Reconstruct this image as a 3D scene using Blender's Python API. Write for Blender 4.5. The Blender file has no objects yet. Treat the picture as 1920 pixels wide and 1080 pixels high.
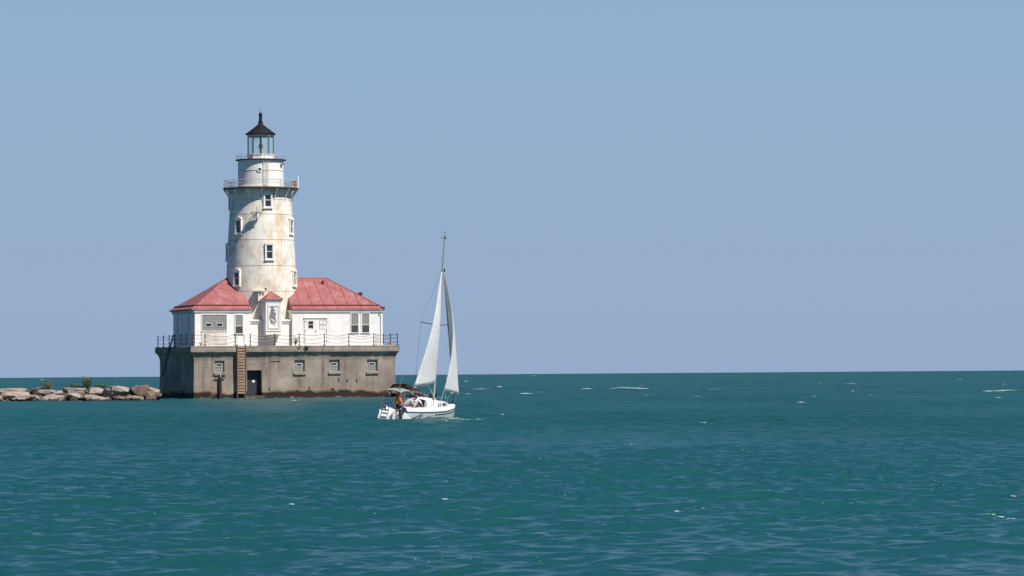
import bpy, bmesh, math, random
import numpy as np
from mathutils import Vector, Matrix, noise
C = bpy.context.scene.collection
R = math.radians
PI = math.pi

# ------------------------------------------------------------------ camera
EYE = 2.5
cd = bpy.data.cameras.new('camera'); cam = bpy.data.objects.new('camera', cd); C.objects.link(cam)
cd.sensor_width = 36; cd.lens = 112.5; cd.clip_start = 1; cd.clip_end = 20000
_p, _r = math.atan(156.6/6000), .0073
F = Vector((0, math.cos(_p), math.sin(_p))); U0 = Vector((0, -math.sin(_p), math.cos(_p))); R0 = Vector((1, 0, 0))
RR = R0*math.cos(_r) - U0*math.sin(_r); UU = R0*math.sin(_r) + U0*math.cos(_r)
cam.matrix_world = Matrix(((RR.x, UU.x, -F.x, 0), (RR.y, UU.y, -F.y, 0), (RR.z, UU.z, -F.z, EYE), (0, 0, 0, 1)))
sc = bpy.context.scene; sc.camera = cam

# ------------------------------------------------------------------ light
EL, AZ = R(52), R(-43)                   # sun height; bearing of the sun from +X
SUN = Vector((math.cos(EL)*math.cos(AZ), math.cos(EL)*math.sin(AZ), math.sin(EL)))
ld = bpy.data.lights.new('sun', 'SUN'); ld.energy = 5.0; ld.angle = R(.53); ld.color = (1, .955, .88)
sun = bpy.data.objects.new('sun', ld); C.objects.link(sun); sun.location = SUN*500
sun.rotation_euler = SUN.to_track_quat('Z', 'Y').to_euler()
W = bpy.data.worlds.new('World'); sc.world = W; W.use_nodes = True
nt = W.node_tree; nt.nodes.clear()
def wn(t, **k):
    n = nt.nodes.new(t)
    for a, b in k.items(): setattr(n, a, b)
    return n
out = wn('ShaderNodeOutputWorld'); bg = wn('ShaderNodeBackground'); bg.inputs[1].default_value = .1
sky = wn('ShaderNodeTexSky', sky_type='NISHITA', sun_disc=False, sun_elevation=EL, sun_rotation=math.atan2(SUN.x, SUN.y))
sky.air_density = 1.0; sky.dust_density = .6; sky.ozone_density = 1.6
geo = wn('ShaderNodeTexCoord'); sep = wn('ShaderNodeSeparateXYZ'); nt.links.new(geo.outputs['Generated'], sep.inputs[0])
ramp = wn('ShaderNodeValToRGB')             # hazy lower air over the lake: pale blue with a faint mauve rim
mr = wn('ShaderNodeMapRange'); mr.inputs[1].default_value = -.02; mr.inputs[2].default_value = .18
nt.links.new(sep.outputs[2], mr.inputs[0]); nt.links.new(mr.outputs[0], ramp.inputs[0])
e = ramp.color_ramp.elements
SKYC = [(.0, (.300, .402, .592)), (.105, (.303, .409, .595)), (.25, (.305, .419, .600)), (.40, (.300, .425, .606)), (.55, (.296, .431, .618)), (.80, (.270, .432, .635)), (1.0, (.235, .41, .64))]
e[0].position = 0; e[0].color = (*SKYC[0][1], 1); e[1].position = 1; e[1].color = (*SKYC[-1][1], 1)
for p_, c_ in SKYC[1:-1]:
    q = e.new(p_); q.color = (*c_, 1)
sca = wn('ShaderNodeVectorMath', operation='SCALE'); sca.inputs[3].default_value = 8.4
nt.links.new(ramp.outputs[0], sca.inputs[0])
fac = wn('ShaderNodeMapRange'); fac.interpolation_type = 'SMOOTHSTEP'
fac.inputs[1].default_value = .105; fac.inputs[2].default_value = .21
nt.links.new(sep.outputs[2], fac.inputs[0])
mx = wn('ShaderNodeMix', data_type='RGBA')
nt.links.new(fac.outputs[0], mx.inputs[0]); nt.links.new(sca.outputs[0], mx.inputs[6])
nsc = wn('ShaderNodeVectorMath', operation='MULTIPLY'); nsc.inputs[1].default_value = (.11, .28, .53)
nt.links.new(sky.outputs[0], nsc.inputs[0]); nt.links.new(nsc.outputs[0], mx.inputs[7])
nt.links.new(mx.outputs[2], bg.inputs[0]); nt.links.new(bg.outputs[0], out.inputs[0])
sc.view_settings.view_transform = 'Standard'; sc.view_settings.look = 'None'
sc.view_settings.exposure = .25; sc.view_settings.gamma = 1

# ------------------------------------------------------------------ materials
class N:
    def __init__(s, name):
        s.m = bpy.data.materials.new(name); s.m.use_nodes = True; s.t = s.m.node_tree
        s.b = s.t.nodes['Principled BSDF']; s.tc = None
    def n(s, t, **k):
        n = s.t.nodes.new(t)
        for a, b in k.items(): setattr(n, a, b)
        return n
    def l(s, a, b): s.t.links.new(a, b)
    def obj(s):
        if not s.tc: s.tc = s.n('ShaderNodeTexCoord')
        return s.tc.outputs['Object']
    def scaled(s, v, xyz):
        m = s.n('ShaderNodeVectorMath', operation='MULTIPLY'); m.inputs[1].default_value = xyz; s.l(v, m.inputs[0]); return m.outputs[0]
    def noise(s, scale, detail=4, rough=.55, stretch=None):
        v = s.obj()
        if stretch: v = s.scaled(v, stretch)
        n = s.n('ShaderNodeTexNoise'); n.inputs['Scale'].default_value = scale; n.inputs['Detail'].default_value = detail; n.inputs['Roughness'].default_value = rough
        s.l(v, n.inputs['Vector']); return n.outputs['Fac']
    def rng(s, v, a, b, c=0, d=1, smooth=False):
        m = s.n('ShaderNodeMapRange'); m.inputs[1].default_value = a; m.inputs[2].default_value = b; m.inputs[3].default_value = c; m.inputs[4].default_value = d
        if smooth: m.interpolation_type = 'SMOOTHSTEP'
        s.l(v, m.inputs[0]); return m.outputs[0]
    def math(s, op, a, b=None, clamp=False):
        m = s.n('ShaderNodeMath', operation=op, use_clamp=clamp)
        for i, x in enumerate((a, b)):
            if x is None: continue
            if isinstance(x, (int, float)): m.inputs[i].default_value = x
            else: s.l(x, m.inputs[i])
        return m.outputs[0]
    def mix(s, f, a, b, mode='MIX'):
        m = s.n('ShaderNodeMix', data_type='RGBA', blend_type=mode)
        for i, x in ((0, f), (6, a), (7, b)):
            if isinstance(x, (int, float)): m.inputs[i].default_value = x
            elif isinstance(x, tuple): m.inputs[i].default_value = (*x, 1)
            else: s.l(x, m.inputs[i])
        return m.outputs[2]
    def xyz(s):
        q = s.n('ShaderNodeSeparateXYZ'); s.l(s.obj(), q.inputs[0]); return q.outputs
    def bump(s, h, strength=.3, dist=.02):
        b = s.n('ShaderNodeBump'); b.inputs['Strength'].default_value = strength; b.inputs['Distance'].default_value = dist
        s.l(h, b.inputs['Height']); s.l(b.outputs[0], s.b.inputs['Normal'])
    def col(s, c, rough=.7, spec=.3):
        if isinstance(c, tuple): s.b.inputs['Base Color'].default_value = (*c, 1)
        else: s.l(c, s.b.inputs['Base Color'])
        if isinstance(rough, (int, float)): s.b.inputs['Roughness'].default_value = rough
        else: s.l(rough, s.b.inputs['Roughness'])
        s.b.inputs['Specular IOR Level'].default_value = spec
        return s.m
def plain(name, c, rough=.6, var=.15, scale=6, metal=0, spec=.4):
    k = N(name); f = k.rng(k.noise(scale, 5), .3, .7)
    d = tuple(x*(1-var) for x in c); b = tuple(min(1, x*(1+var*.6)) for x in c)
    k.col(k.mix(f, d, b), rough, spec); k.b.inputs['Metallic'].default_value = metal
    return k.m
def paint(name, base, rust, grime, seams=None, streak=None):
    k = N(name)
    c = k.mix(k.math('MULTIPLY', k.rng(k.noise(.75, 6, .66), .45, .70), grime), base, (.56, .49, .40))
    st = k.rng(k.noise(1.0, 5, .6, (2.6, 2.6, .22)), .52, .74)
    bl = k.rng(k.noise(.33, 3), .42, .62)
    c = k.mix(k.math('MULTIPLY', k.math('MULTIPLY', st, bl), rust), c, (.58, .37, .17))
    fine = k.rng(k.noise(1.0, 6, .65, (7, 7, 1.3)), .60, .74)
    c = k.mix(k.math('MULTIPLY', fine, grime*.55), c, (.40, .33, .27))
    if streak:
        x, y, z = k.xyz()
        for (y0, w, z0, z1, amt) in streak:
            g = k.math('POWER', k.math('DIVIDE', k.math('SUBTRACT', y, y0), w), 2.0)
            g = k.math('EXPONENT', k.math('MULTIPLY', g, -1.0))
            g = k.math('MULTIPLY', g, k.rng(z, z0, z0+1.2)); g = k.math('MULTIPLY', g, k.rng(z, z1, z1-1.5))
            g = k.math('MULTIPLY', g, k.rng(k.noise(1.0, 6, .65, (3.5, 3.5, 1.2)), .38, .62))
            c = k.mix(k.math('MULTIPLY', g, amt, True), c, (.66, .42, .19))
    if seams:
        x, y, z = k.xyz()
        for s_ in seams:
            d = k.math('ABSOLUTE', k.math('SUBTRACT', z, s_))
            c = k.mix(k.math('MULTIPLY', k.rng(d, .045, .02), .55), c, (.30, .22, .16))
            below = k.math('MULTIPLY', k.rng(z, s_-1.1, s_), k.math('LESS_THAN', z, s_))
            below = k.math('MULTIPLY', below, k.rng(k.noise(1.0, 4, .6, (4, 4, .25)), .52, .68))
            c = k.mix(k.math('MULTIPLY', below, .42*rust), c, (.60, .38, .18))
    k.bump(k.noise(3, 5), .15, .02)
    return k.col(c, .55, .35)
M = {}
M['tower'] = paint('tower_white_paint', (.83, .78, .695), 1.35, 1.0, (18.75, 16.14, 13.48, 10.86, 20.25), ((1.75, .28, 12.0, 20.0, .95), (1.15, .45, 9.5, 12.5, .6), (-.7, .6, 13.5, 16.5, .45), (-1.5, .35, 10.8, 13.2, .6), (.5, .9, 9.0, 13.5, .35)))
M['white'] = paint('white_paint', (.82, .79, .745), .4, .45)
M['house'] = paint('house_white_paint', (.83, .80, .765), .15, .32)
M['peel'] = paint('peeling_white_board', (.74, .70, .64), .7, 1.1)
M['trim'] = plain('trim_white_paint', (.78, .77, .74), .5, .12, 5)
M['black'] = plain('black_iron', (.020, .022, .026), .5, .3, 9)
M['rusty'] = plain('rusty_iron', (.11, .065, .045), .8, .4, 7)
M['railw'] = plain('weathered_white_rail', (.55, .52, .48), .6, .3, 7)
M['teal'] = plain('dark_green_lantern_frame', (.035, .065, .065), .45, .25, 9)
M['cap'] = plain('dark_lantern_roof', (.014, .012, .014), .7, .35, 5, 0, .2)
M['pane'] = plain('dark_window_pane', (.032, .036, .040), .12, .3, 3, 0, .5)
M['greypane'] = plain('grey_board_pane', (.062, .060, .058), .5, .12, 3)
M['red'] = plain('red_lamp_glass', (.16, .02, .02), .2, .3, 9)
M['yellow'] = plain('yellow_paint', (.75, .45, .05), .5, .2, 6)
M['notice'] = plain('white_notice', (.75, .75, .75), .6, .03, 4)
M['bdoor'] = plain('dark_steel_door', (.030, .036, .050), .55, .4, 4)
def gblock():
    k = N('glass_block'); x, y, z = k.xyz(); c = k.n('ShaderNodeCombineXYZ')
    k.l(k.math('ADD', x, y), c.inputs[0]); k.l(z, c.inputs[1])
    b = k.n('ShaderNodeTexBrick', offset=0, squash=1); k.l(c.outputs[0], b.inputs['Vector'])
    b.inputs['Color1'].default_value = (.40, .40, .36, 1); b.inputs['Color2'].default_value = (.30, .30, .275, 1); b.inputs['Mortar'].default_value = (.13, .12, .115, 1)
    b.inputs['Scale'].default_value = 1; b.inputs['Mortar Size'].default_value = .03; b.inputs['Brick Width'].default_value = .2; b.inputs['Row Height'].default_value = .2; b.inputs['Mortar Smooth'].default_value = .3
    c2 = k.mix(k.rng(k.noise(2.5, 4), .35, .7), b.outputs[0], (.27, .25, .22))
    return k.col(c2, .25, .5)
M['gblock'] = gblock()
def glass():
    k = N('lantern_glass'); k.b.inputs['Base Color'].default_value = (.62, .82, .80, 1); k.b.inputs['Roughness'].default_value = .03
    t = k.n('ShaderNodeBsdfTransparent'); t.inputs[0].default_value = (.95, .995, .985, 1)
    fr = k.n('ShaderNodeFresnel'); fr.inputs[0].default_value = 1.12
    gl = k.n('ShaderNodeBsdfGlossy'); gl.inputs['Roughness'].default_value = .03
    m = k.n('ShaderNodeMixShader'); k.l(fr.outputs[0], m.inputs[0]); k.l(t.outputs[0], m.inputs[1]); k.l(gl.outputs[0], m.inputs[2])
    df = k.n('ShaderNodeBsdfDiffuse'); df.inputs[0].default_value = (.72, .86, .82, 1); m0 = m; m = k.n('ShaderNodeMixShader'); m.inputs[0].default_value = .13; k.l(m0.outputs[0], m.inputs[1]); k.l(df.outputs[0], m.inputs[2])   # dust and salt on the panes
    k.l(m.outputs[0], k.t.nodes['Material Output'].inputs['Surface']); return k.m
M['glass'] = glass()
def roof():
    k = N('faded_red_metal_roof')
    c = k.mix(k.rng(k.noise(1.1, 7, .7), .40, .62), (.29, .100, .096), (.39, .160, .150))
    c = k.mix(k.math('MULTIPLY', k.rng(k.noise(1.6, 6, .7), .50, .68), .75), c, (.19, .066, .058))
    c = k.mix(k.math('MULTIPLY', k.rng(k.noise(1.7, 6, .72, (1.3, 1, 1)), .58, .74), .6), c, (.52, .31, .26))
    c = k.mix(k.math('MULTIPLY', k.rng(k.noise(.7, 4, .6, (1, 1, 4)), .48, .62), .45), c, (.29, .075, .08))
    k.bump(k.noise(2, 4), .2, .03)
    return k.col(c, .6, .3)
M['roof'] = roof()
M['seam'] = plain('roof_seam', (.33, .075, .075), .6, .3, 3)
M['gutter'] = plain('dark_red_gutter', (.10, .022, .022), .7, .3, 3)
M['soffit'] = paint('grey_fascia_paint', (.60, .60, .60), .5, .9)
def concrete():
    k = N('weathered_concrete'); x, y, z = k.xyz()
    c = k.mix(k.rng(k.noise(.35, 6, .6), .35, .68), (.205, .168, .138), (.385, .320, .262))
    st = k.rng(k.noise(1.0, 6, .6, (1.7, 1.7, .13)), .50, .72)
    c = k.mix(k.math('MULTIPLY', st, .75), c, (.115, .095, .080))
    c = k.mix(k.math('MULTIPLY', k.rng(k.noise(1.0, 7, .72, (1.6, 1.6, 4)), .50, .70), .45), c, (.14, .112, .092))
    # bands of formwork
    zb = k.math('ABSOLUTE', k.math('SUBTRACT', k.math('FRACT', k.math('DIVIDE', z, 1.16)), .5))
    c = k.mix(k.math('MULTIPLY', k.rng(zb, .478, .497), k.rng(k.noise(.8, 4), .42, .62, .0, .6)), c, (.12, .095, .08))
    # lime runs below the ledge
    lm = k.math('MULTIPLY', k.rng(k.noise(1.0, 5, .6, (2.2, 2.2, .30)), .54, .66), k.rng(z, 2.7, 4.1))
    c = k.mix(k.math('MULTIPLY', lm, k.rng(k.noise(.45, 2), .44, .6, 0, .8)), c, (.56, .52, .47))
    # wet algae band and rust at the waterline
    nz = k.math('ADD', z, k.math('MULTIPLY', k.math('SUBTRACT', k.noise(.45, 6, .65), .5), 1.5))
    c = k.mix(k.rng(nz, 1.3, .75, 0, .40), c, (.27, .19, .09))
    c = k.mix(k.rng(nz, .76, .52), c, (.022, .018, .014))
    c = k.mix(k.math('MULTIPLY', k.rng(nz, .34, .18), .8), c, (.050, .018, .013))
    k.bump(k.noise(4, 6), .35, .03)
    return k.col(c, .85, .25)
M['concrete'] = concrete()
def cledge():
    k = N('ledge_concrete')
    c = k.mix(k.rng(k.noise(.6, 6, .65), .35, .68), (.20, .165, .135), (.36, .305, .25))
    c = k.mix(k.math('MULTIPLY', k.rng(k.noise(1.0, 6, .7, (.9, .9, 3.5)), .52, .70), .7), c, (.115, .098, .082))
    c = k.mix(k.math('MULTIPLY', k.rng(k.noise(2.4, 5, .7), .66, .76), .6), c, (.50, .46, .40))
    k.bump(k.noise(5, 6), .5, .04); return k.col(c, .9, .2)
M['ledge'] = cledge()
M['wood'] = plain('weathered_timber', (.25, .165, .108), .85, .35, 4)
M['rustwood'] = plain('rusty_ladder_rail', (.17, .085, .055), .85, .35, 4)
M['pile'] = plain('tarred_pile', (.045, .025, .020), .85, .4, 4)
def rockm(name, a, b, dark):
    k = N(name); g = k.n('ShaderNodeNewGeometry'); q = k.n('ShaderNodeSeparateXYZ'); k.l(g.outputs['Position'], q.inputs[0])
    c = k.mix(k.rng(k.noise(1.2, 6, .65), .35, .7), a, b)
    c = k.mix(k.math('MULTIPLY', k.rng(k.noise(3.0, 6, .7), .58, .72), .6), c, dark)
    nz = k.math('ADD', q.outputs[2], k.math('MULTIPLY', k.math('SUBTRACT', k.noise(1.5, 5, .65), .5), .9))
    c = k.mix(k.rng(nz, .30, .12), c, (.035, .027, .02))
    k.bump(k.noise(3.5, 7, .65), .7, .06); return k.col(c, .88, .2)
M['rock_pale'] = rockm('pale_limestone', (.25, .205, .172), (.40, .335, .285), (.13, .10, .082))
M['rock_tan'] = rockm('tan_limestone', (.22, .172, .125), (.35, .28, .205), (.11, .082, .06))
M['rock_brown'] = rockm('brown_stone', (.11, .078, .060), (.22, .162, .128), (.05, .037, .03))
M['rock_dark'] = rockm('dark_wet_stone', (.030, .021, .018), (.066, .045, .035), (.018, .014, .012))
M['leaf'] = plain('leaf', (.085, .115, .035), .6, .5, 3)
M['leafbrown'] = plain('dry_leaf', (.17, .12, .045), .7, .4, 3)
M['stem'] = plain('stem', (.12, .085, .055), .8, .2, 5)
M['gel'] = plain('white_gelcoat', (.80, .79, .77), .28, .05, 2, 0, .5)
M['hullw'] = plain('white_hull', (.74, .74, .71), .3, .06, 2, 0, .5)
M['sail'] = None
def sail():
    k = N('sailcloth'); f = k.rng(k.noise(1.6, 5, .6, (1, 1, .5)), .35, .68)
    c = k.mix(f, (.80, .80, .785), (.87, .865, .85)); k.col(c, .7, .2)
    tr = k.n('ShaderNodeBsdfTranslucent'); tr.inputs[0].default_value = (.88, .87, .84, 1)
    m = k.n('ShaderNodeMixShader'); m.inputs[0].default_value = .36
    k.bump(k.noise(2.0, 4, .5, (3, 3, .6)), .7, .07)
    k.l(k.b.outputs[0], m.inputs[1]); k.l(tr.outputs[0], m.inputs[2]); k.l(m.outputs[0], k.t.nodes['Material Output'].inputs['Surface']); return k.m
M['sail'] = sail()
M['sailseam'] = plain('sail_seam', (.42, .42, .43), .7, .1, 3)
M['alu'] = plain('mast_aluminium', (.46, .45, .42), .4, .12, 4, .25)
M['navy'] = plain('navy_vinyl', (.015, .030, .075), .4, .2, 4)
M['stripe'] = plain('dark_red_stripe', (.05, .015, .03), .4, .2, 4)
M['canvas'] = plain('grey_green_canvas', (.27, .285, .26), .8, .15, 2)
M['blue'] = plain('blue_canvas', (.015, .07, .30), .7, .2, 3)
M['motor'] = plain('dark_grey_cowling', (.07, .075, .08), .35, .2, 5)
M['rope'] = plain('rope', (.35, .34, .32), .8, .1, 5)
M['steel'] = plain('polished_tube', (.55, .55, .55), .3, .1, 5, .6)
M['net'] = plain('grey_mesh_screen', (.20, .25, .26), .8, .2, 5)
M['skin'] = plain('skin', (.42, .22, .15), .6, .1, 8)
M['hairb'] = plain('brown_hair', (.055, .03, .02), .7, .3, 30)
M['haird'] = plain('dark_hair', (.018, .014, .012), .7, .3, 30)
M['orange'] = plain('orange_shirt', (.95, .215, .004), .8, .1, 5)
M['shirtg'] = plain('pale_grey_shirt', (.46, .45, .48), .8, .1, 5)
M['shirtw'] = plain('white_shirt', (.74, .74, .74), .8, .06, 5)
M['shorts'] = plain('dark_shorts', (.025, .030, .05), .8, .2, 5)
M['shortk'] = plain('grey_shorts', (.14, .14, .16), .8, .2, 5)

# ------------------------------------------------------------------ mesh helpers
class MB:
    def __init__(s): s.v = []; s.f = []; s.mi = []
    def add(s, vs, fs, mi=0):
        o = len(s.v); s.v += [tuple(v) for v in vs]; s.f += [tuple(i+o for i in f) for f in fs]; s.mi += [mi]*len(fs); return s
    def box(s, x0, x1, y0, y1, z0, z1, mi=0):
        return s.add([(x, y, z) for x in (x0, x1) for y in (y0, y1) for z in (z0, z1)], [(0, 1, 3, 2), (4, 6, 7, 5), (0, 4, 5, 1), (2, 3, 7, 6), (0, 2, 6, 4), (1, 5, 7, 3)], mi)
    def quad(s, *p, mi=0): return s.add(p, [tuple(range(len(p)))], mi)
    def loft(s, rings, closed=True, cap=True, mi=0):
        n = len(rings[0]); vs = [p for r in rings for p in r]; fs = []
        m = n if closed else n-1
        for i in range(len(rings)-1):
            for j in range(m):
                k = (j+1) % n; fs.append((i*n+j, i*n+k, (i+1)*n+k, (i+1)*n+j))
        if cap and closed: fs += [tuple(range(n))[::-1], tuple(range((len(rings)-1)*n, len(rings)*n))]
        return s.add(vs, fs, mi)
    def tube(s, pts, r, n=6, mi=0):
        pts = [Vector(p) for p in pts]; rs = r if isinstance(r, (list, tuple)) else [r]*len(pts); rings = []
        for i, p in enumerate(pts):
            d = (pts[min(i+1, len(pts)-1)]-pts[max(i-1, 0)]).normalized()
            a = Vector((0, 0, 1)) if abs(d.z) < .9 else Vector((1, 0, 0))
            x = d.cross(a).normalized(); y = d.cross(x)
            rings.append([p + (x*math.cos(2*PI*k/n)+y*math.sin(2*PI*k/n))*rs[i] for k in range(n)])
        return s.loft(rings, mi=mi)
    def lathe(s, prof, n=48, c=(0, 0, 0), mi=0, cap=True):
        return s.loft([[(c[0]+r*math.cos(2*PI*k/n), c[1]+r*math.sin(2*PI*k/n), c[2]+z) for k in range(n)] for r, z in prof], cap=cap, mi=mi)
    def prism(s, poly, y0, y1, mi=0):          # polygon in x,z pushed along y
        return s.loft([[(x, y0, z) for x, z in poly], [(x, y1, z) for x, z in poly]], mi=mi)
    def xf(s, mat, start=0):
        s.v[start:] = [tuple(mat @ Vector(v)) for v in s.v[start:]]; return s
def obj(name, mb, mat, parent=None, smooth=False, bevel=0):
    me = bpy.data.meshes.new(name); me.from_pydata(mb.v, [], mb.f)
    for m in (mat if isinstance(mat, (list, tuple)) else [mat]): me.materials.append(m)
    if any(mb.mi): me.polygons.foreach_set('material_index', mb.mi)
    bm = bmesh.new(); bm.from_mesh(me); bmesh.ops.recalc_face_normals(bm, faces=bm.faces)
    if bevel:
        ed = [e_ for e_ in bm.edges if len(e_.link_faces) == 2 and e_.calc_face_angle(0) > .6]
        bmesh.ops.bevel(bm, geom=ed, offset=bevel, segments=2, affect='EDGES', profile=.6)
    bm.to_mesh(me); bm.free()
    o = bpy.data.objects.new(name, me); C.objects.link(o)
    if smooth:
        me.polygons.foreach_set('use_smooth', [True]*len(me.polygons))
        if smooth != 'all': me.set_sharp_from_angle(angle=R(35))
    if parent: o.parent = parent
    return o
def tag(o, label, cat, group=None, kind=None):
    o['label'] = label; o['category'] = cat
    if group: o['group'] = group
    if kind: o['kind'] = kind
    return o
def thing(name, label, cat, loc=(0, 0, 0), rz=0, group=None):
    o = bpy.data.objects.new(name, None); C.objects.link(o); o.location = loc; o.rotation_euler = (0, 0, rz)
    return tag(o, label, cat, group)

# ------------------------------------------------------------------ water
def build_water():
    rng = np.random.default_rng(11)
    nw = 150
    lam = np.exp(rng.uniform(math.log(.22), math.log(8), nw)); lam[:4] = (11, 9, 7.4, 6.2)
    ang = R(-68) + rng.normal(0, .62, nw); ang[:4] = R(-68) + rng.normal(0, .25, 4)
    kx, ky = np.cos(ang)*2*PI/lam, np.sin(ang)*2*PI/lam
    ph = rng.uniform(0, 2*PI, nw)
    slope = .0228*np.where(lam < .9, 1.12, 1.0)*np.where(lam < 1.4, 1.0, .42)*np.where(lam > 5, .6, 1)
    amp = slope*lam/(2*PI)
    # rings: step grows with distance
    rs = [4.0]
    while rs[-1] < 3090:
        r = rs[-1]
        d = 1.0 if r < 30 else .085 if r < 80 else .10 if r < 115 else .14 if r < 165 else .22 if r < 230 else .42 if r < 340 else .9 if r < 520 else 2.0 if r < 900 else 4.5 if r < 1600 else 11
        rs.append(r+d)
    rs = np.array(rs); dr = np.gradient(rs)
    half = R(27); fan = np.linspace(PI/2+half, PI/2-half, 940)
    rest = np.linspace(PI/2-half, PI/2+half-2*PI, 44)[1:]
    an = np.concatenate([fan, rest]); na = len(an)
    # keep only a thin set of rings outside the fan by reusing the same topology
    X = rs[:, None]*np.cos(an)[None]; Y = rs[:, None]*np.sin(an)[None]; Z = np.zeros_like(X); DX = np.zeros_like(X); DY = np.zeros_like(X)
    infan = np.zeros(na); infan[:len(fan)] = np.clip(np.minimum(np.arange(len(fan)), np.arange(len(fan))[::-1])/40, 0, 1); infan = infan[None]      # open water beside the view lies calm
    for i in range(nw):
        att = np.clip((lam[i]/(2.0*dr) - 1), 0, 1)
        sel = np.nonzero(att > 0)[0]
        if len(sel) == 0: continue
        lo, hi = sel[0], sel[-1]+1
        a = amp[i]*att[lo:hi, None]
        p = kx[i]*X[lo:hi]+ky[i]*Y[lo:hi]+ph[i]
        Z[lo:hi] += a*np.cos(p); s_ = a*np.sin(p)*.8
        DX[lo:hi] -= s_*math.cos(ang[i]); DY[lo:hi] -= s_*math.sin(ang[i])
    ROUGH = np.zeros(len(rs))
    for i in range(nw): ROUGH += .5*slope[i]**2*(1-np.clip((lam[i]/(2.0*dr) - 1), 0, 1))
    # gusts: patches of livelier and of calmer water
    G = np.zeros_like(X)
    for l_, a_, q in ((41, .35, 1.1), (67, .6, 4.0), (95, 1.2, 2.2), (33, -.4, 5.1)):
        G += np.cos(2*PI/l_*(np.cos(a_)*X+np.sin(a_)*Y)+q)
    G = (1+.16*G)*infan
    # breaking crests
    caps = [(15.2,417.0,2.6,.9,.26), (16.7,417.8,1.6,.6,.18), (13.6,416.6,1.5,.5,.2), (-4.5,442.1,2.2,.7,.25), (-6.0,441.4,1.2,.4,.12), (9.8,423.9,1.5,.5,.2), (11.0,424.5,.8,.3,.1), (54.6,517.1,1.7,.6,.3), (51.9,332.0,1.2,.5,.16), (50.6,331.5,1.6,.4,.10), (49.4,331.8,.9,.3,.1),
            (8.1,53.3,.17,.07,.02), (7.9,53.55,.22,.06,.015), (8.3,53.1,.12,.06,.015), (-4.2,60.3,.11,.09,.03), (13.0,617.0,1.2,.7,.26), (53.9,687.3,1.1,.7,.26), (67.9,653.9,1.2,.7,.26), (94.3,755.2,1.,.8,.3), (10.0,1549.5,2.4,4,.5), (2.8,907.5,1.3,1.5,.3), (-2.0,480.7,.6,.5,.2), (13.2,317.9,.45,.3,.12), (25.8,403.5,1.3,.5,.15), (52.4,543.3,.55,.5,.16),
            (-3.1,168.2,.7,.22,.10), (-2.4,166.6,.5,.2,.08), (-3.6,167.2,.5,.16,.06), (-1.8,168.5,.35,.16,.05), (-42.2,1792.6,2.6,4,.5), (-200.9,1368.2,1.8,3,.5), (-266.3,2150.9,3.4,6,.6), (8.8,147.2,.28,.12,.06), (1.4,352.6,1.1,.4,.12), (-1.6,208.4,.5,.2,.05), (44.4,514.3,.7,.5,.15), (66.9,592.0,.9,.6,.2), (97.4,697.3,.8,.7,.2)]
    for _ in range(100):
        r = math.exp(rng.uniform(math.log(230), math.log(2200))); t = rng.uniform(PI/2-.19, PI/2+.19)
        k = r/500; caps.append((r*math.cos(t), r*math.sin(t), rng.uniform(.22, .75)*(.6+.5*k), rng.uniform(.3, .5)*(.5+k*1.1), rng.uniform(.06, .16)*(.5+.6*k)))
    for _ in range(26):
        r = math.exp(rng.uniform(math.log(48), math.log(200))); t = rng.uniform(PI/2-.17, PI/2+.17)
        k = r/100; caps.append((r*math.cos(t), r*math.sin(t), rng.uniform(.04, .16)*(.4+.6*k), rng.uniform(.06, .13)*(.5+.5*k), .02*k))
    for _ in range(46):                        # slap along the foot of the pier and the rocks
        c_ = math.cos(R(19.5)); s_ = math.sin(R(19.5)); u_ = rng.uniform(.2, 21); v_ = -rng.uniform(.2, .5)
        caps.append((-31.763+u_*c_-v_*s_, 319.135+u_*s_+v_*c_, rng.uniform(.1, .5), rng.uniform(.12, .3), .05))
    for _ in range(14): caps.append((rng.uniform(-49, -34), 301.8+rng.uniform(-.4, .3), rng.uniform(.1, .4), rng.uniform(.1, .25), .04))
    foam = np.zeros_like(X)
    for (cx, cy, w, l_, hh) in caps:
        r0 = math.hypot(cx, cy); i0, i1 = np.searchsorted(rs, [r0-4*l_-2, r0+4*l_+2]); 
        dx = (X[i0:i1]-cx)/w; dy = (Y[i0:i1]-cy-.25*w*np.sin(dx*2.1+cx))/l_
        g = np.exp(-dx*dx-dy*dy); foam[i0:i1] = np.maximum(foam[i0:i1], g)
        Z[i0:i1] += hh*np.exp(-dx*dx*.8-dy*dy*.5)
    Z *= G; X2 = X+DX*G; Y2 = Y+DY*G
    Z[-1] = Z[-1]*.5
    co = np.stack([X2, Y2, Z], -1).reshape(-1, 3).astype(np.float32)
    nr = len(rs)
    i = np.arange(nr-1)[:, None]; j = np.arange(na)[None]; jn = (j+1) % na
    q = np.stack([i*na+jn, i*na+j, (i+1)*na+j, (i+1)*na+jn], -1).reshape(-1, 4)
    # plug the small hole under the camera with a fan
    co = np.vstack([co, [[0, 0, 0]]]).astype(np.float32); cidx = len(co)-1
    tri = np.stack([np.full(na, cidx), (np.arange(na)+0), (np.arange(na)+1) % na], -1)[:, ::-1]
    me = bpy.data.meshes.new('water'); me.vertices.add(len(co)); me.vertices.foreach_set('co', co.ravel())
    loops = np.concatenate([q.ravel(), tri.ravel()]).astype(np.int32)
    me.loops.add(len(loops)); me.loops.foreach_set('vertex_index', loops)
    st = np.concatenate([np.arange(len(q))*4, len(q)*4+np.arange(len(tri))*3]).astype(np.int32)
    me.polygons.add(len(st)); me.polygons.foreach_set('loop_start', st)
    me.polygons.foreach_set('use_smooth', np.ones(len(st), bool)); me.update(calc_edges=True); me.validate()
    at = me.attributes.new('foam', 'FLOAT', 'POINT'); at.data.foreach_set('value', np.append(foam.ravel(), 0).astype(np.float32))
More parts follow.
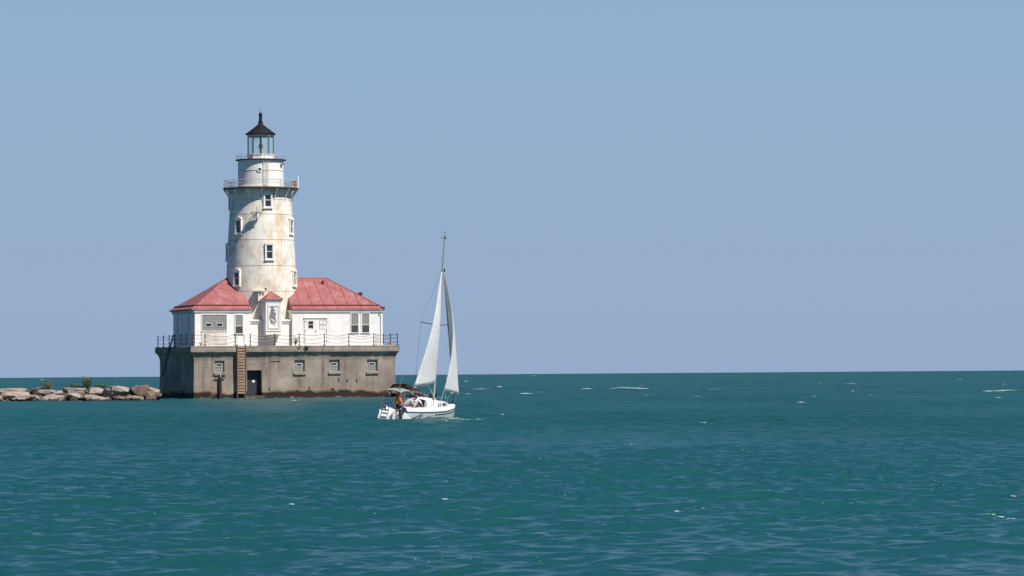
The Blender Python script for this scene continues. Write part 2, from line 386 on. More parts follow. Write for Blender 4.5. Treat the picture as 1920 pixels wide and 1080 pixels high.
    ar = me.attributes.new('chop', 'FLOAT', 'POINT'); ar.data.foreach_set('value', np.append((np.sqrt(np.sqrt(2*(ROUGH*.5+.00003)))[:, None]*infan+.47*(1-infan)).ravel(), .47).astype(np.float32))
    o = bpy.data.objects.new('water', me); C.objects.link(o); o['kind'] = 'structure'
    k = N('lake_water')
    deep = k.mix(k.rng(k.noise(.035, 4, .55, (1, .35, 1)), .38, .64), (.0086, .066, .060), (.0106, .080, .077))
    at_ = k.n('ShaderNodeAttribute', attribute_name='foam')
    br = k.noise(9.0, 6, .75, (1, .45, 1))
    fo = k.math('MULTIPLY', at_.outputs['Fac'], 1.0)
    fo = k.rng(k.math('ADD', fo, k.math('MULTIPLY', k.math('SUBTRACT', br, .5), 2.6)), .50, .95)
    fo = k.math('MULTIPLY', fo, k.math('GREATER_THAN', at_.outputs['Fac'], .10))
    ch = k.n('ShaderNodeAttribute', attribute_name='chop'); k.col(deep, ch.outputs['Fac'], .5); k.b.inputs['IOR'].default_value = 1.333
    n1 = k.noise(1.0, 5, .62, (1.5, 1.1, 1)); n2 = k.noise(1.0, 4, .6, (6.5, 4.5, 1))
    hgt = k.math('ADD', k.math('MULTIPLY', n1, .05), k.math("MULTIPLY", n2, .010))
    k.bump(hgt, 1.0, 1.0)
    # small pale flecks in loose drifts: sun glints painted into the water colour
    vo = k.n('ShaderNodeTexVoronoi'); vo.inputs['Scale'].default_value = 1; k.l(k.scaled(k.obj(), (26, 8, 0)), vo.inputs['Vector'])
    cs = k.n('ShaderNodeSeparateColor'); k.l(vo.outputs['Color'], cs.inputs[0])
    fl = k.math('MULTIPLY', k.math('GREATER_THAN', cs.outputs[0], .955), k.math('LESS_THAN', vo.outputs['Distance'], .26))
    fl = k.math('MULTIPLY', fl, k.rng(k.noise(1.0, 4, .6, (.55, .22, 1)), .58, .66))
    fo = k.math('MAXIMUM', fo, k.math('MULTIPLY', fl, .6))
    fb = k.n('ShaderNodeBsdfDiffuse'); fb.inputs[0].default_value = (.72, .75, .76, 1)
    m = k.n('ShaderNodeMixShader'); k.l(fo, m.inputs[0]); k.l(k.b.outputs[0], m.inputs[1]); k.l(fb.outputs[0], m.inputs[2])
    k.l(m.outputs[0], k.t.nodes['Material Output'].inputs['Surface'])
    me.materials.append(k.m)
build_water()

# ------------------------------------------------------------------ the pier
ORG = Vector((-31.763, 319.135, 0)); TH = R(19.5)
def loc(u, v, z=0): return (ORG.x+u*math.cos(TH)-v*math.sin(TH), ORG.y+u*math.sin(TH)+v*math.cos(TH), z)
PL, PD, DK = 21.0, 14.75, 5.27                # pier length, depth, deck height
def ring(off, z): return [(-off, -off, z), (PL+off, -off, z), (PL+off, PD+off, z), (-off, PD+off, z)]
pier = thing('concrete_pier', 'massive weathered concrete crib pier that carries the lighthouse and its two houses', 'pier', tuple(ORG), TH)
prof = [(.10, -1.6), (.07, .4), (.0, 2.6), (.0, 3.80), (.03, 4.02), (.09, 4.24), (.19, 4.46), (.34, 4.66)]
PW = ((2.09, 3.13, 2.64, 3.80), (10.38, 11.45, 2.62, 3.84), (14.01, 15.12, 2.68, 3.84), (18.01, 19.13, 2.66, 3.84))
HOLES = PW + ((5.44, 6.97, .30, 2.82),)
mb = MB()
for i in range(len(prof)-1):                   # back and sides
    (o0, z0), (o1, z1) = prof[i], prof[i+1]; A, B = ring(o0, z0), ring(o1, z1)
    for j in (1, 2, 3): k = (j+1) % 4; mb.quad(A[j], A[k], B[k], B[j])
def off(z):
    for (o0, z0), (o1, z1) in zip(prof, prof[1:]):
        if z <= z1: return o0+(o1-o0)*(z-z0)/(z1-z0)
us = sorted({h_[0] for h_ in HOLES} | {h_[1] for h_ in HOLES}); zs_ = sorted({z for o_, z in prof} | {h_[2] for h_ in HOLES} | {h_[3] for h_ in HOLES})
for za, zb in zip(zs_, zs_[1:]):
    oa, ob = off(za), off(zb); cu = [None]+us+[None]
    for ua, ub in zip(cu, cu[1:]):
        if ua is not None and ub is not None and any(h_[0] <= ua and ub <= h_[1] and h_[2] <= za and zb <= h_[3] for h_ in HOLES): continue
        mb.quad((-oa if ua is None else ua, -oa, za), (PL+oa if ub is None else ub, -oa, za), (PL+ob if ub is None else ub, -ob, zb), (-ob if ua is None else ua, -ob, zb))
for u0, u1, z0, z1 in HOLES:                   # reveals
    d = .85 if z0 < 1 else .30; a, b = -off(z0), -off(z1)
    mb.quad((u0, a, z0), (u0, b, z1), (u0, d, z1), (u0, d, z0)); mb.quad((u1, a, z0), (u1, b, z1), (u1, d, z1), (u1, d, z0))
    mb.quad((u0, a, z0), (u1, a, z0), (u1, d, z0), (u0, d, z0)); mb.quad((u0, b, z1), (u1, b, z1), (u1, d, z1), (u0, d, z1))
obj('pier_wall', mb, M['concrete'], pier)
# the ledge is broken along its length: sections with small offsets and a chipped lip
mb = MB(); random.seed(4)
def ledge_run(p0, p1, nrm, n):
    rings = []
    for i in range(n+1):
        t = i/n; x = p0[0]+(p1[0]-p0[0])*t; y = p0[1]+(p1[1]-p0[1])*t
        j = noise.noise(Vector((x*1.3, y*1.3, 3)))*.035; j2 = noise.noise(Vector((x*.9, y*.9, 9)))*.04
        if p0[1] == p1[1] and p0[1] < 0 and 10.8 < x < 14.3: j += -.05*(1+noise.noise(Vector((x*4, 0, 1)))); j2 += .07*noise.noise(Vector((x*3, 0, 5)))
        def P(o_, z): return (x+nrm[0]*o_, y+nrm[1]*o_, z)
        rings.append([P(-.6, 4.66), P(0+j, 4.66+j2*.6), P(.015+j, 4.92), P(j-.01, 5.0+j2*.4), P(0+j, 5.22+j2*.3), P(-.06+j, DK), P(-.6, DK)])
    mb.loft(rings)
E_ = .42
ledge_run((-E_, -E_), (PL+E_, -E_), (0, -1), 170)
ledge_run((-E_, PD+E_), (-E_, -E_), (-1, 0), 60)
ledge_run((PL+E_, -E_), (PL+E_, PD+E_), (1, 0), 30)
ledge_run((PL+E_, PD+E_), (-E_, PD+E_), (0, 1), 30)
mb.add([(-.1, -.1, DK-.012), (PL+.1, -.1, DK-.012), (PL+.1, PD+.1, DK-.012), (-.1, PD+.1, DK-.012)], [(0, 1, 2, 3)])
obj('ledge', mb, M['ledge'], pier)
def pier_window(u0, u1, z0, z1):
    y = .22
    m = MB(); m.box(u0+.003, u0+.07, y-.05, y+.06, z0+.003, z1-.003); m.box(u1-.07, u1-.003, y-.05, y+.06, z0+.003, z1-.003); m.box(u0+.07, u1-.07, y-.05, y+.06, z1-.07, z1-.003)
    w = obj('window', m, M['railw'], pier); w['label'] = 'square glass block window with a small vent in the pier wall'
    obj('glass_block', MB().box(u0+.07, u1-.07, y, y+.05, z0+.003, z1-.07), M['gblock'], w)
    m = MB(); m.loft([[(u0-.10, -.16, z0-.30), (u1+.10, -.16, z0-.30), (u1+.10, -.16, z0-.07), (u0-.10, -.16, z0-.07)], [(u0-.10, .0, z0-.34), (u1+.10, .0, z0-.34), (u1+.10, .0, z0-.01), (u0-.10, .0, z0-.01)], ])
    obj('sill', m, M['ledge'], w, bevel=.03)
    c = (u0+u1)/2; vz = z0+.62; a, b = c-.28, c+.28
    m = MB()
    m.box(a-.06, a, y-.05, y-.003, vz, vz+.2); m.box(b, b+.06, y-.05, y-.003, vz, vz+.2)
    m.box(a-.06, b+.06, y-.05, y-.003, vz+.2, vz+.26); m.box(a-.06, b+.06, y-.05, y-.003, vz-.06, vz)
    obj('vent_frame', m, M['soffit'], w)
    obj('vent_opening', MB().box(a, b, y-.03, y-.003, vz, vz+.2), M['pane'], w)
for q in PW: pier_window(*q)
m = MB(); y = .72; m.box(5.443, 5.52, y-.08, y+.12, .303, 2.817); m.box(6.89, 6.967, y-.08, y+.12, .303, 2.817); m.box(5.52, 6.89, y-.08, y+.12, 2.72, 2.817)
dr_ = obj('door', m, M['bdoor'], pier)
m = MB(); m.box(5.52, 6.89, y-.045, y+.1, .303, 2.72); m.box(6.19, 6.22, y-.055, y-.045, .32, 2.0); m.box(5.54, 6.87, y-.06, y-.045, 2.02, 2.07)
obj('door_leaf', m, M['bdoor'], dr_)
obj('notice', MB().box(6.15, 6.42, y-.066, y-.05, 1.60, 1.82), M['notice'], dr_)
for u_, z_ in ((5.62, 1.86), (5.92, 1.86), (5.62, 1.66)): obj('small_plate', MB().box(u_, u_+.22, y-.058, y-.046, z_, z_+.05), M['rusty'], dr_)
m = MB().box(5.25, 7.2, -.35, -.075, .0, .27); obj('threshold', m, M['rusty'], dr_, bevel=.04)
for u_, z_ in ((7.75, .95), (11.9, 1.0), (15.0, 1.85), (15.9, 1.72), (16.9, 1.7)): obj('iron_fitting', MB().box(u_-.06, u_+.06, -.12, .0, z_-.12, z_+.12), M['rusty'], pier, bevel=.02)
obj('iron_fitting', MB().box(14.2, 14.55, -.13, .0, .82, .98), M['rusty'], pier, bevel=.02)
m = MB().box(7.9, 8.9, -.05, .0, 3.68, 3.72); obj('iron_bar', m, M['black'], pier)

lad = thing('ladder', 'rusty plank runged ladder bolted to the front of the concrete pier', 'ladder', loc(4.75, -.30), TH)
m = MB()
for s_ in (-1, 1): m.box(s_*.43-.045, s_*.43+.045, -.25, -.10, .1, 5.42); 
obj('side_rail', m, M['rustwood'], lad)
for i in range(17):
    z = .48+i*.285; m = MB()
    m.add([(-.385, -.22, z), (.385, -.22, z), (.385, -.16, z+.215), (-.385, -.16, z+.215), (-.385, -.13, z-.02), (.385, -.13, z-.02), (.385, -.10, z+.20), (-.385, -.10, z+.20)],
          [(0, 1, 2, 3), (5, 4, 7, 6), (0, 3, 7, 4), (1, 5, 6, 2), (3, 2, 6, 7), (0, 4, 5, 1)])
    obj('rung', m, M['wood'], lad)
pl = thing('timber_pile', 'dark upright timber pile standing against the pier below a window', 'pile', loc(2.60, -.28), TH)
m = MB(); m.tube([(0, 0, -1.2), (0, 0, .8), (.02, 0, 2.15)], [.17, .165, .15], 10); obj('pile_shaft', m, M['pile'], pl, True)
m = MB(); m.tube([(.02, 0, 2.1), (.06, .02, 2.35), (.0, .14, 2.62)], .05, 6); obj('bent_pipe', m, M['railw'], pl, True)
m = MB(); m.tube([(-.55, .12, 2.02), (.5, .12, 2.05)], .06, 6); obj('iron_brace', m, M['rusty'], pl, True); m = MB(); m.tube([(-1.25, -.1, -.1), (-1.0, -.1, .2), (-.55, -.1, .42)], .075, 6); obj('iron_brace', m, M['rusty'], pl, True)

# ---- railing of stanchions and hanging chains
rail = thing('chain_railing', 'black iron stanchions with three hanging chains along the pier edge', 'railing', tuple(ORG), TH)
def post(u, v, h=1.2):
    m = MB(); m.lathe([(.10, 0), (.10, .05), (.05, .09), (.042, .40), (.07, .43), (.07, .47), (.042, .50), (.040, .80), (.07, .83), (.07, .87), (.042, .90), (.04, h-.1), (.075, h-.06), (.06, h), (0, h+.02)], 8, (u, v, DK))
    obj('stanchion', m, M['black'], rail)
def chain(a, b, sag):
    for i, z in enumerate((.44, .85, 1.16)):
        pts = []
        for k in range(9):
            t = k/8; s_ = sag*(1+.25*math.sin(a[0]*3+a[1]+i*2))*4*t*(1-t)
            pts.append((a[0]+(b[0]-a[0])*t, a[1]+(b[1]-a[1])*t, DK+z-s_))
        m = MB(); m.tube(pts, .017, 5); obj('chain', m, M['black'], rail)
front = [-.2, 1.09, 4.18, 5.75, 8.28, 10.84, 13.46, 16.04, 18.68, 21.2]
side = [-.2, 2.18, 4.68, 7.21, 9.73, 12.28, 14.78]
for u in front: post(u, -.2)
for a, b in zip(front, front[1:]):
    if (a, b) == (4.18, 5.75): continue
    chain((a, -.2), (b, -.2), .17*(b-a)/2.55+.04)
for u in (-.2, 21.2):
    for v in side[1:]: post(u, v)
    for a, b in zip(side, side[1:]): chain((u, a), (u, b), .16)
def hoop(u, v, du, dv, label):
    t = thing('ladder_handrail', label, 'handrail', loc(u, v, DK), TH)
    for s_ in (0, 1):
        m = MB(); x, y = du*s_, dv*s_
        m.tube([(x, y, -.03), (x, y, .95), (x, y+.08, 1.10), (x, y+.25, 1.15), (x, y+.4, 1.10), (x, y+.45, .95), (x, y+.45, -.03)], .025, 6); obj('hoop', m, M['railw'], t, True)
hoop(4.36, -.30, .80, 0, 'pale hooped handrail at the head of the plank ladder')
hoop(18.98, -.22, .24, 0, 'pair of grey hoops beside the stanchion near the right end of the deck')
def bollard(u, v, label):
    t = thing('bollard', label, 'bollard', loc(u, v, DK), TH)
    obj('bollard_base', MB().box(-.22, .22, -.22, .22, -.03, .06), M['ledge'], t, bevel=.02)
    m = MB(); m.lathe([(.13, .06), (.11, .18), (.19, .24), (.20, .30), (.0, .33)], 12); obj('bollard_cap', m, M['yellow'], t, True)
bollard(1.0, 2.6-1.5, 'yellow capped mooring bollard at the left corner of the pier deck')
bollard(20.9, 1.7, 'yellow capped mooring bollard at the right corner of the pier deck')
lt = thing('dark_ladder', 'black iron ladder leaning over the shaded left edge of the pier', 'ladder', loc(-.55, 7.6), TH)
for d_ in (-.28, .28):
    m = MB(); m.tube([(-.42, d_+1.9, 2.3), (.12, d_+.3, 5.6), (.3, d_, 6.5)], .05, 6); obj('side_rail', m, M['black'], lt, True)
for i in range(12):
    t_ = i/12; a = Vector((-.42, 1.9, 2.3)).lerp(Vector((.3, 0, 6.4)), t_)
    m = MB(); m.tube([a+Vector((0, -.28, 0)), a+Vector((0, .28, 0))], .03, 5); obj('rung', m, M['black'], lt)

# ------------------------------------------------------------------ houses
def frame_mb(u0, u1, z0, z1, y, w=.10, d=.07):
    m = MB(); m.box(u0-w, u0, y-d, y+.03, z0, z1); m.box(u1, u1+w, y-d, y+.03, z0, z1)
    m.box(u0-w, u1+w, y-d, y+.03, z1, z1+w); m.box(u0-w-.03, u1+w+.03, y-d-.05, y+.03, z0-.07, z0); return m
HF, HB = 3.0, 12.3                             # front and back of both houses
EV, RG, OV = 9.05, 12.30, .20                 # eave height, ridge height, overhang
def house_shell(t, u0, u1, hip):
    m = MB(); m.box(u0, u1, HF, HB, DK-.01, 8.86); m.box(u0-.035, u1+.035, HF-.035, HB+.035, DK-.01, DK+.16)
    obj('wall', m, M['house'], t)
    m = MB(); m.loft([[(u0-o_, HF-o_, z), (u1+o_, HF-o_, z), (u1+o_, HB+o_, z), (u0-o_, HB+o_, z)] for o_, z in ((.06, 8.62), (.10, 8.70), (.12, 8.80), (.17, 8.92), (.18, 8.93))])
    obj('cornice', m, M['soffit'], t)
    ym = (HF+HB)/2; a0, a1 = u0-OV-(.2 if hip == 'left' else 0), u1+OV; f, b = HF-OV, HB+OV; run = ym-f
    if hip == 'left': a1 = u1+.02; ap0, ap1 = a0+run, a1
    else: a0 = u0-.02; ap0, ap1 = a0, a1-run
    P = [(a0, f, EV), (a1, f, EV), (a1, b, EV), (a0, b, EV), (ap0, ym, RG), (ap1, ym, RG)]
    lo = [(x, y, z-.12) for x, y, z in P[:4]]
    m = MB(); m.add(P+lo, [(0, 1, 5, 4), (2, 3, 4, 5), (3, 0, 4), (1, 2, 5), (6, 7, 1, 0), (7, 8, 2, 1), (8, 9, 3, 2), (9, 6, 0, 3), (9, 8, 7, 6)])
    r = obj('roof', m, M['roof'], t)
    sl = (RG-EV)/run; q = Vector((0, -sl, 1)).normalized()
    # standing seams front, hip caps
    m = MB()
    x = a0+.55 if hip == 'left' else a0+1.0
    step = 1.26
    while x < a1-.2:
        lim = run
        if hip == 'left' and x < a0+run: lim = x-a0
        if hip == 'right' and x > a1-run: lim = a1-x
        if lim > .4:
            for yy, sg in ((f, 1), (b, -1)): m.tube([(x, yy+sg*.05, EV+.05*sl+.012), (x, yy+sg*lim, EV+lim*sl+.012)], .028, 4)
        x += step
    hx, ax, ux = (a0, ap0, 1) if hip == 'left' else (a1, ap1, -1)
    y_ = f+1.2
    while y_ < b-1:
        lim = min(y_-f, b-y_, run); m.tube([(hx+ux*.05, y_, EV+.05*sl+.012), (hx+ux*lim, y_, EV+lim*sl+.012)], .028, 4); y_ += 1.26
    m.tube([(hx, f, EV+.02), (ax, ym, RG+.02)], .05, 5); m.tube([(hx, b, EV+.02), (ax, ym, RG+.02)], .05, 5); m.tube([(ap0, ym, RG+.02), (ap1, ym, RG+.02)], .05, 5)
    if hip == 'right': obj('seam', m, M['seam'], r)
    # built-in gutter: upright fin a little way up the slope
    m = MB(); g = .42
    def fin(p, q_):
        p = Vector(p); q_ = Vector(q_); m.add([p, q_, q_+Vector((0, 0, .15)), p+Vector((0, 0, .15)), p+Vector((.0, .05, 0)), q_+Vector((0, .05, 0)), q_+Vector((0, .05, .15)), p+Vector((0, .05, .15))],
              [(0, 1, 2, 3), (4, 7, 6, 5), (3, 2, 6, 7), (0, 3, 7, 4), (1, 5, 6, 2), (0, 4, 5, 1)])
    zz = EV+g*sl-.01
    if hip == 'left': fin((a0+g, f+g, zz), (a1, f+g, zz)); m.box(a0+g, a0+g+.05, f+g+.051, b-g, zz, zz+.15)
    else: fin((a0, f+g, zz), (a1-g, f+g, zz)); m.box(a1-g-.05, a1-g, f+g+.051, b-g, zz, zz+.15)
    obj('gutter', m, M['gutter'], r)
    return r
def tall_window(t, u0, u1, z0, zm, z1, y, lab=None):
    w = obj('window', frame_mb(u0, u1, z0, z1, y), M['trim'], t)
    if lab: w['label'] = lab
    obj('glass_block', MB().box(u0, u1, y-.012, y+.02, zm, z1), M['gblock'], w)
    obj('pane', MB().box(u0, u1, y-.02, y+.02, z0, zm-.05), M['greypane'], w)
    obj('sash_rail', MB().box(u0, u1, y-.03, y+.02, zm-.05, zm), M['trim'], w)

h1 = thing('keepers_house', 'small white house with hipped red roof left of the lighthouse tower', 'house', tuple(ORG), TH)
h1r = house_shell(h1, .85, 6.60, 'left')
w = obj('window', frame_mb(1.58, 4.12, 6.82, 8.44, HF, .08), M['trim'], h1); w['label'] = 'wide glass block window with two small vents'
obj('glass_block', MB().box(1.58, 4.12, HF-.012, HF+.02, 6.82, 8.44), M['gblock'], w)
for c_ in (2.26, 3.40):
    a, b = c_-.27, c_+.27
    vf = obj('vent', MB().box(a-.05, a, HF-.05, HF-.013, 7.28, 7.58).box(b, b+.05, HF-.05, HF-.013, 7.28, 7.58).box(a-.05, b+.05, HF-.05, HF-.013, 7.58, 7.63).box(a-.05, b+.05, HF-.05, HF-.013, 7.23, 7.28), M['soffit'], w)
    obj('vent_opening', MB().box(a, b, HF-.03, HF-.013, 7.28, 7.58), M['pane'], w)
obj('boarded_panel', MB().box(1.50, 4.20, HF-.065, HF+.02, DK+.17, 6.70).box(1.50, 4.2, HF-.085, HF-.065, 6.3, 6.36).box(1.50, 4.2, HF-.08, HF-.065, 5.85, 5.9), M['peel'], h1)
tall_window(h1, 5.04, 5.80, 6.56, 7.34, 8.40, HF, 'tall window, glass block above and grey board below')
def side_window(t, v0, v1, z0, z1, u):
    m = MB(); m.box(u-.07, u+.03, v0-.1, v0, z0, z1); m.box(u-.07, u+.03, v1, v1+.1, z0, z1); m.box(u-.07, u+.03, v0-.1, v1+.1, z1, z1+.1); m.box(u-.12, u+.03, v0-.13, v1+.13, z0-.08, z0)
    w = obj('window', m, M['trim'], t)
    obj('pane', MB().box(u-.02, u+.02, v0, v1, z0, z1), M['pane'], w)
    zm = (z0+z1)/2; vm = (v0+v1)/2
    obj('glazing_bar', MB().box(u-.045, u+.02, v0, v1, zm-.04, zm+.04).box(u-.04, u+.02, vm-.04, vm+.04, z0, z1), M['trim'], w)
side_window(h1, 3.95, 5.55, 6.50, 8.42, .85); side_window(h1, 8.6, 10.3, 6.50, 8.42, .85)

h2 = thing('fog_signal_house', 'long white house with a seamed red hipped roof right of the tower', 'house', tuple(ORG), TH)
h2r = house_shell(h2, 11.02, 20.62, 'right')
m = MB(); m.box(12.25, 12.31, HF-.05, HF+.02, DK+.16, 8.06); m.box(14.62, 14.68, HF-.05, HF+.02, DK+.16, 8.06); m.box(12.2, 14.72, HF-.11, HF+.02, 8.06, 8.14)
d = obj('double_door', m, M['soffit'], h2)
m = MB(); m.box(12.33, 13.46, HF-.035, HF+.02, DK+.17, 8.03); m.box(13.48, 14.60, HF-.035, HF+.02, DK+.17, 8.03)
lv = obj('door_leaf', m, M['house'], d)
m = MB(); m.box(12.60, 12.70, HF-.06, HF-.03, 7.0, 7.86); m.box(13.20, 13.30, HF-.06, HF-.03, 7.0, 7.86); m.box(12.70, 13.20, HF-.06, HF-.03, 7.77, 7.86); m.box(12.70, 13.20, HF-.06, HF-.03, 7.0, 7.07); m.box(12.70, 13.20, HF-.055, HF-.036, 7.40, 7.45)
dw = obj('window_frame', m, M['peel'], d); obj('pane', MB().box(12.70, 13.20, HF-.045, HF-.034, 7.07, 7.77), M['pane'], d)
m = MB()
for (a, b, z0, z1) in ((13.86, 14.16, 7.44, 7.9), (14.22, 14.52, 7.44, 7.9), (13.86, 14.16, 6.94, 7.38), (14.22, 14.52, 6.94, 7.38)):
    m.box(a, b, HF-.045, HF-.033, z1-.03, z1); m.box(a, b, HF-.045, HF-.033, z0, z0+.03); m.box(a, a+.03, HF-.045, HF-.033, z0+.03, z1-.03)
obj('panel_moulding', m, M['rusty'], d)
m = MB()
for u_ in (12.34, 14.54):
    for z_ in (5.75, 6.75, 7.7): obj('hinge', MB().box(u_, u_+.10, HF-.06, HF-.03, z_, z_+.08), M['rusty'], d)
obj('handle', MB().box(13.42, 13.50, HF-.08, HF-.03, 6.70, 6.84), M['rusty'], d)
tall_window(h2, 17.24, 18.00, 6.62, 7.42, 8.58, HF, 'left of two tall windows, glass block above and grey board below')
tall_window(h2, 18.40, 19.16, 6.62, 7.42, 8.58, HF, 'right of two tall windows, glass block above and grey board below')
m = MB(); m.tube([(20.35, HF-.30, 8.95), (20.35, HF-.25, 8.7), (20.42, HF-.08, 8.5), (20.42, HF-.08, DK+.1)], .05, 6); obj('downpipe', m, M['trim'], h2, True)
m = MB(); m.tube([(15.35, 6.75, 11.3), (15.35, 6.75, 11.98)], .11, 8); m.lathe([(.16, 11.95), (.16, 12.0), (0, 12.08)], 8, (15.35, 6.75, 0)); obj('vent_pipe', m, M['gutter'], h2r)
obj('flashing', MB().box(18.7, 19.1, 5.1, 5.25, 10.45, 10.78), M['black'], h2r); obj('flashing', MB().box(20.45, 20.8, 2.82, 3.0, 9.06, 9.24), M['black'], h2r)
m = MB()
for u_ in (11.0, 12.15, 14.8, 16.3): m.box(u_, u_+.02, HF-.012, HF+.01, DK+.17, 8.6)
obj('wall_joint', m, M['soffit'], h2)

# ------------------------------------------------------------------ tower (local +X to the viewer's side, +Y to the right)
TB = Vector(loc(9.02, 7.6)); TA = R(-85.5)
tw = thing('lighthouse', 'tall rust streaked white lighthouse tower with a dark roofed lantern on top', 'lighthouse', (TB.x, TB.y, 0), TA)
def rt(z):
    P = [(5.2, 3.86), (10.86, 3.64), (12.9, 3.55), (16, 3.41), (20.1, 3.15), (21.5, 3.08)]
    for (z0, r0), (z1, r1) in zip(P, P[1:]):
        if z <= z1: return r0+(r1-r0)*(z-z0)/(z1-z0)
    return P[-1][1]
m = MB(); pf = []
for a, b in ((5.2, 7.7), (7.7, 10.86), (10.86, 13.48), (13.48, 16.14), (16.14, 18.75), (18.75, 20.25), (20.25, 21.46)):
    pf += [(rt(a)+.012, a+.02), (rt(b)+.012, b-.03), (rt(b)-.01, b-.02), (rt(b)-.01, b+.01)]
m.lathe(pf, 96); obj('tower_shaft', m, M['tower'], tw, True)
def polar(a, r, z): return Vector((r*math.cos(a), r*math.sin(a), z))
def tower_window(adeg, z0, z1, lab=None):
    a = R(adeg); zm = (z0+z1)/2; r = rt(zm)+.035
    mat = Matrix.Translation(polar(a, r, 0)) @ Matrix.Rotation(a+PI/2, 4, 'Z')     # local x along the wall, -y outwards
    W_, H0, H1 = .46, z0, z1
    m = MB()
    m.box(-W_, -W_+.15, -.15, .25, H0, H1-.16); m.box(W_-.15, W_, -.15, .25, H0, H1-.16)
    arch = [(-W_-.04, H1-.2)]+[(-W_*1.1+2.2*W_*i/10, H1-.2+.20*math.sin(PI*i/10)) for i in range(11)]+[(W_+.04, H1-.2), (W_-.15, H1-.30), (-W_+.15, H1-.30)]
    m.prism(arch, -.17, .2); m.box(-.31, .31, -.05, .2, H1-.42, H1-.29); m.box(-W_+.15, W_-.15, -.06, .2, H0, H0+.12)
    m.xf(mat); w = obj('window', m, M['white'], tw)
    if lab: w['label'] = lab
    obj('pane', MB().box(-.31, .31, -.035, .2, H0+.12, H1-.30).xf(mat), M['pane'], w)
    obj('sash_rail', MB().box(-.31, .31, -.06, .1, zm-.10, zm-.04).box(-.31, -.26, -.055, .1, H0+.12, H1-.42).box(.26, .31, -.055, .1, H0+.12, H1-.42).xf(mat), M['trim'], w)
    obj('sill', MB().box(-W_-.06, W_+.06, -.19, .2, H0-.11, H0).xf(mat), M['white'], w)
for a, yc in ((12.5, 20.22), (-77, 20.2)): tower_window(a, yc-.80, yc+.88)
for a in (-43, 66): tower_window(a, 16.78, 18.5)
for a in (13.5, -77): tower_window(a, 14.1, 15.9)
for a in (-43, 68): tower_window(a, 11.45, 13.2)
# gallery
m = MB(); m.lathe([(3.0, 21.40), (3.86, 21.42), (3.90, 21.44), (3.90, 21.52), (3.86, 21.54), (2.2, 21.55)], 64)
gal = obj('gallery', m, M['rusty'], tw)
for i in range(15):
    a = 2*PI*i/15+R(2); m = MB()
    u_ = polar(a, 1, 0); t_ = Vector((-math.sin(a), math.cos(a), 0))
    pts = [(3.80, 21.40), (3.80, 21.27), (3.62, 21.05), (3.40, 20.72), (3.22, 20.30), (3.20, 20.05), (3.05, 20.05), (3.05, 21.40)]
    inn = [(3.62, 21.36), (3.60, 21.30), (3.48, 21.10), (3.34, 20.85), (3.19, 20.50), (3.17, 20.40), (3.05, 20.40), (3.05, 21.36)]
    rings = [[polar(a, r, z)+t_*s_ for r, z in pts] for s_ in (-.05, .05)]
    # open bracket: only a curved strip and a top bar
    for k in range(5):
        q = [pts[k], pts[k+1], inn[k+1], inn[k]]
        m.loft([[polar(a, r, z)+t_*s_ for r, z in q] for s_ in (-.045, .045)])
    m.loft([[polar(a, r, z)+t_*s_ for r, z in ((3.80, 21.40), (3.05, 21.40), (3.05, 21.33), (3.80, 21.33))] for s_ in (-.045, .045)])
    obj('bracket', m, M['white'], gal)
def ring_rail(name, r, z, h, nb, rails, rad, mat, parent, a0=0):
    m = MB()
    for zz, rr in rails: m.tube([polar(2*PI*k/64, r, z+zz) for k in range(65)], rr, 5)
    o = obj(name, m, mat, parent); mp = MB()
    for k in range(nb):
        a = 2*PI*k/nb+a0; mp.tube([polar(a, r, z), polar(a, r, z+h)], rad, 4)
    obj('baluster', mp, mat, o); return o
gr = ring_rail('railing', 3.80, 21.55, .75, 96, ((.75, .03), (.08, .02), (.42, .014)), .011, M['railw'], gal)
for k in range(14):
    a = 2*PI*k/14+.1; m = MB(); m.tube([polar(a, 3.80, 21.55), polar(a, 3.80, 22.34)], .032, 5); obj('rail_post', m, M['railw'], gr)
m = MB(); m.tube([polar(R(84), 3.84, 21.55), polar(R(84), 3.84, 22.80)], .065, 8); obj('tall_post', m, M['white'], gal)
m = MB()
for a in (60, 67, 75): m.box(-.14, .14, -.02, .02, 21.6, 22.22).xf(Matrix.Translation(polar(R(a), 3.72, 0)) @ Matrix.Rotation(R(a)+PI/2, 4, 'Z'), len(m.v)-8)
obj('rail_panel', m, M['rusty'], gal)
# watch room
m = MB(); m.lathe([(2.42, 21.55), (2.42, 21.75), (2.36, 21.78), (2.35, 23.28), (2.38, 23.29), (2.38, 23.33), (2.35, 23.34), (2.34, 24.36)], 72)
wr = obj('watch_room', m, M['tower2'] if 'tower2' in M else paint('watch_room_paint', (.82, .785, .74), .5, .5, (23.31,)), tw, True)
mat = Matrix.Translation(polar(R(-3), 2.35, 23.35)) @ Matrix.Rotation(R(-3), 4, 'Z') @ Matrix.Rotation(PI/2, 4, 'Y')
m = MB(); m.lathe([(.17, -.05), (.17, .07), (.27, .07), (.27, -.05)], 20, cap=False); m.xf(mat); ph_ = obj('porthole', m, M['white'], wr, True)
m = MB(); m.lathe([(.17, -.05), (.17, .02)], 20); m.xf(mat); obj('pane', m, M['pane'], ph_)
m = MB(); Lm = Matrix.Translation(polar(R(11), 2.42, 0)) @ Matrix.Rotation(R(11)+PI/2, 4, 'Z')
m.tube([(-.19, -.05, 21.55), (-.19, -.05, 24.5)], .022, 5); m.tube([(.19, -.05, 21.55), (.19, -.05, 24.5)], .022, 5); m.tube([(.36, -.04, 21.55), (.36, -.04, 24.45)], .014, 4)
for i in range(11): m.tube([(-.19, -.05, 21.75+i*.26), (.19, -.05, 21.75+i*.26)], .02, 4)
m.xf(Lm); obj('wall_ladder', m, M['railw'], wr)
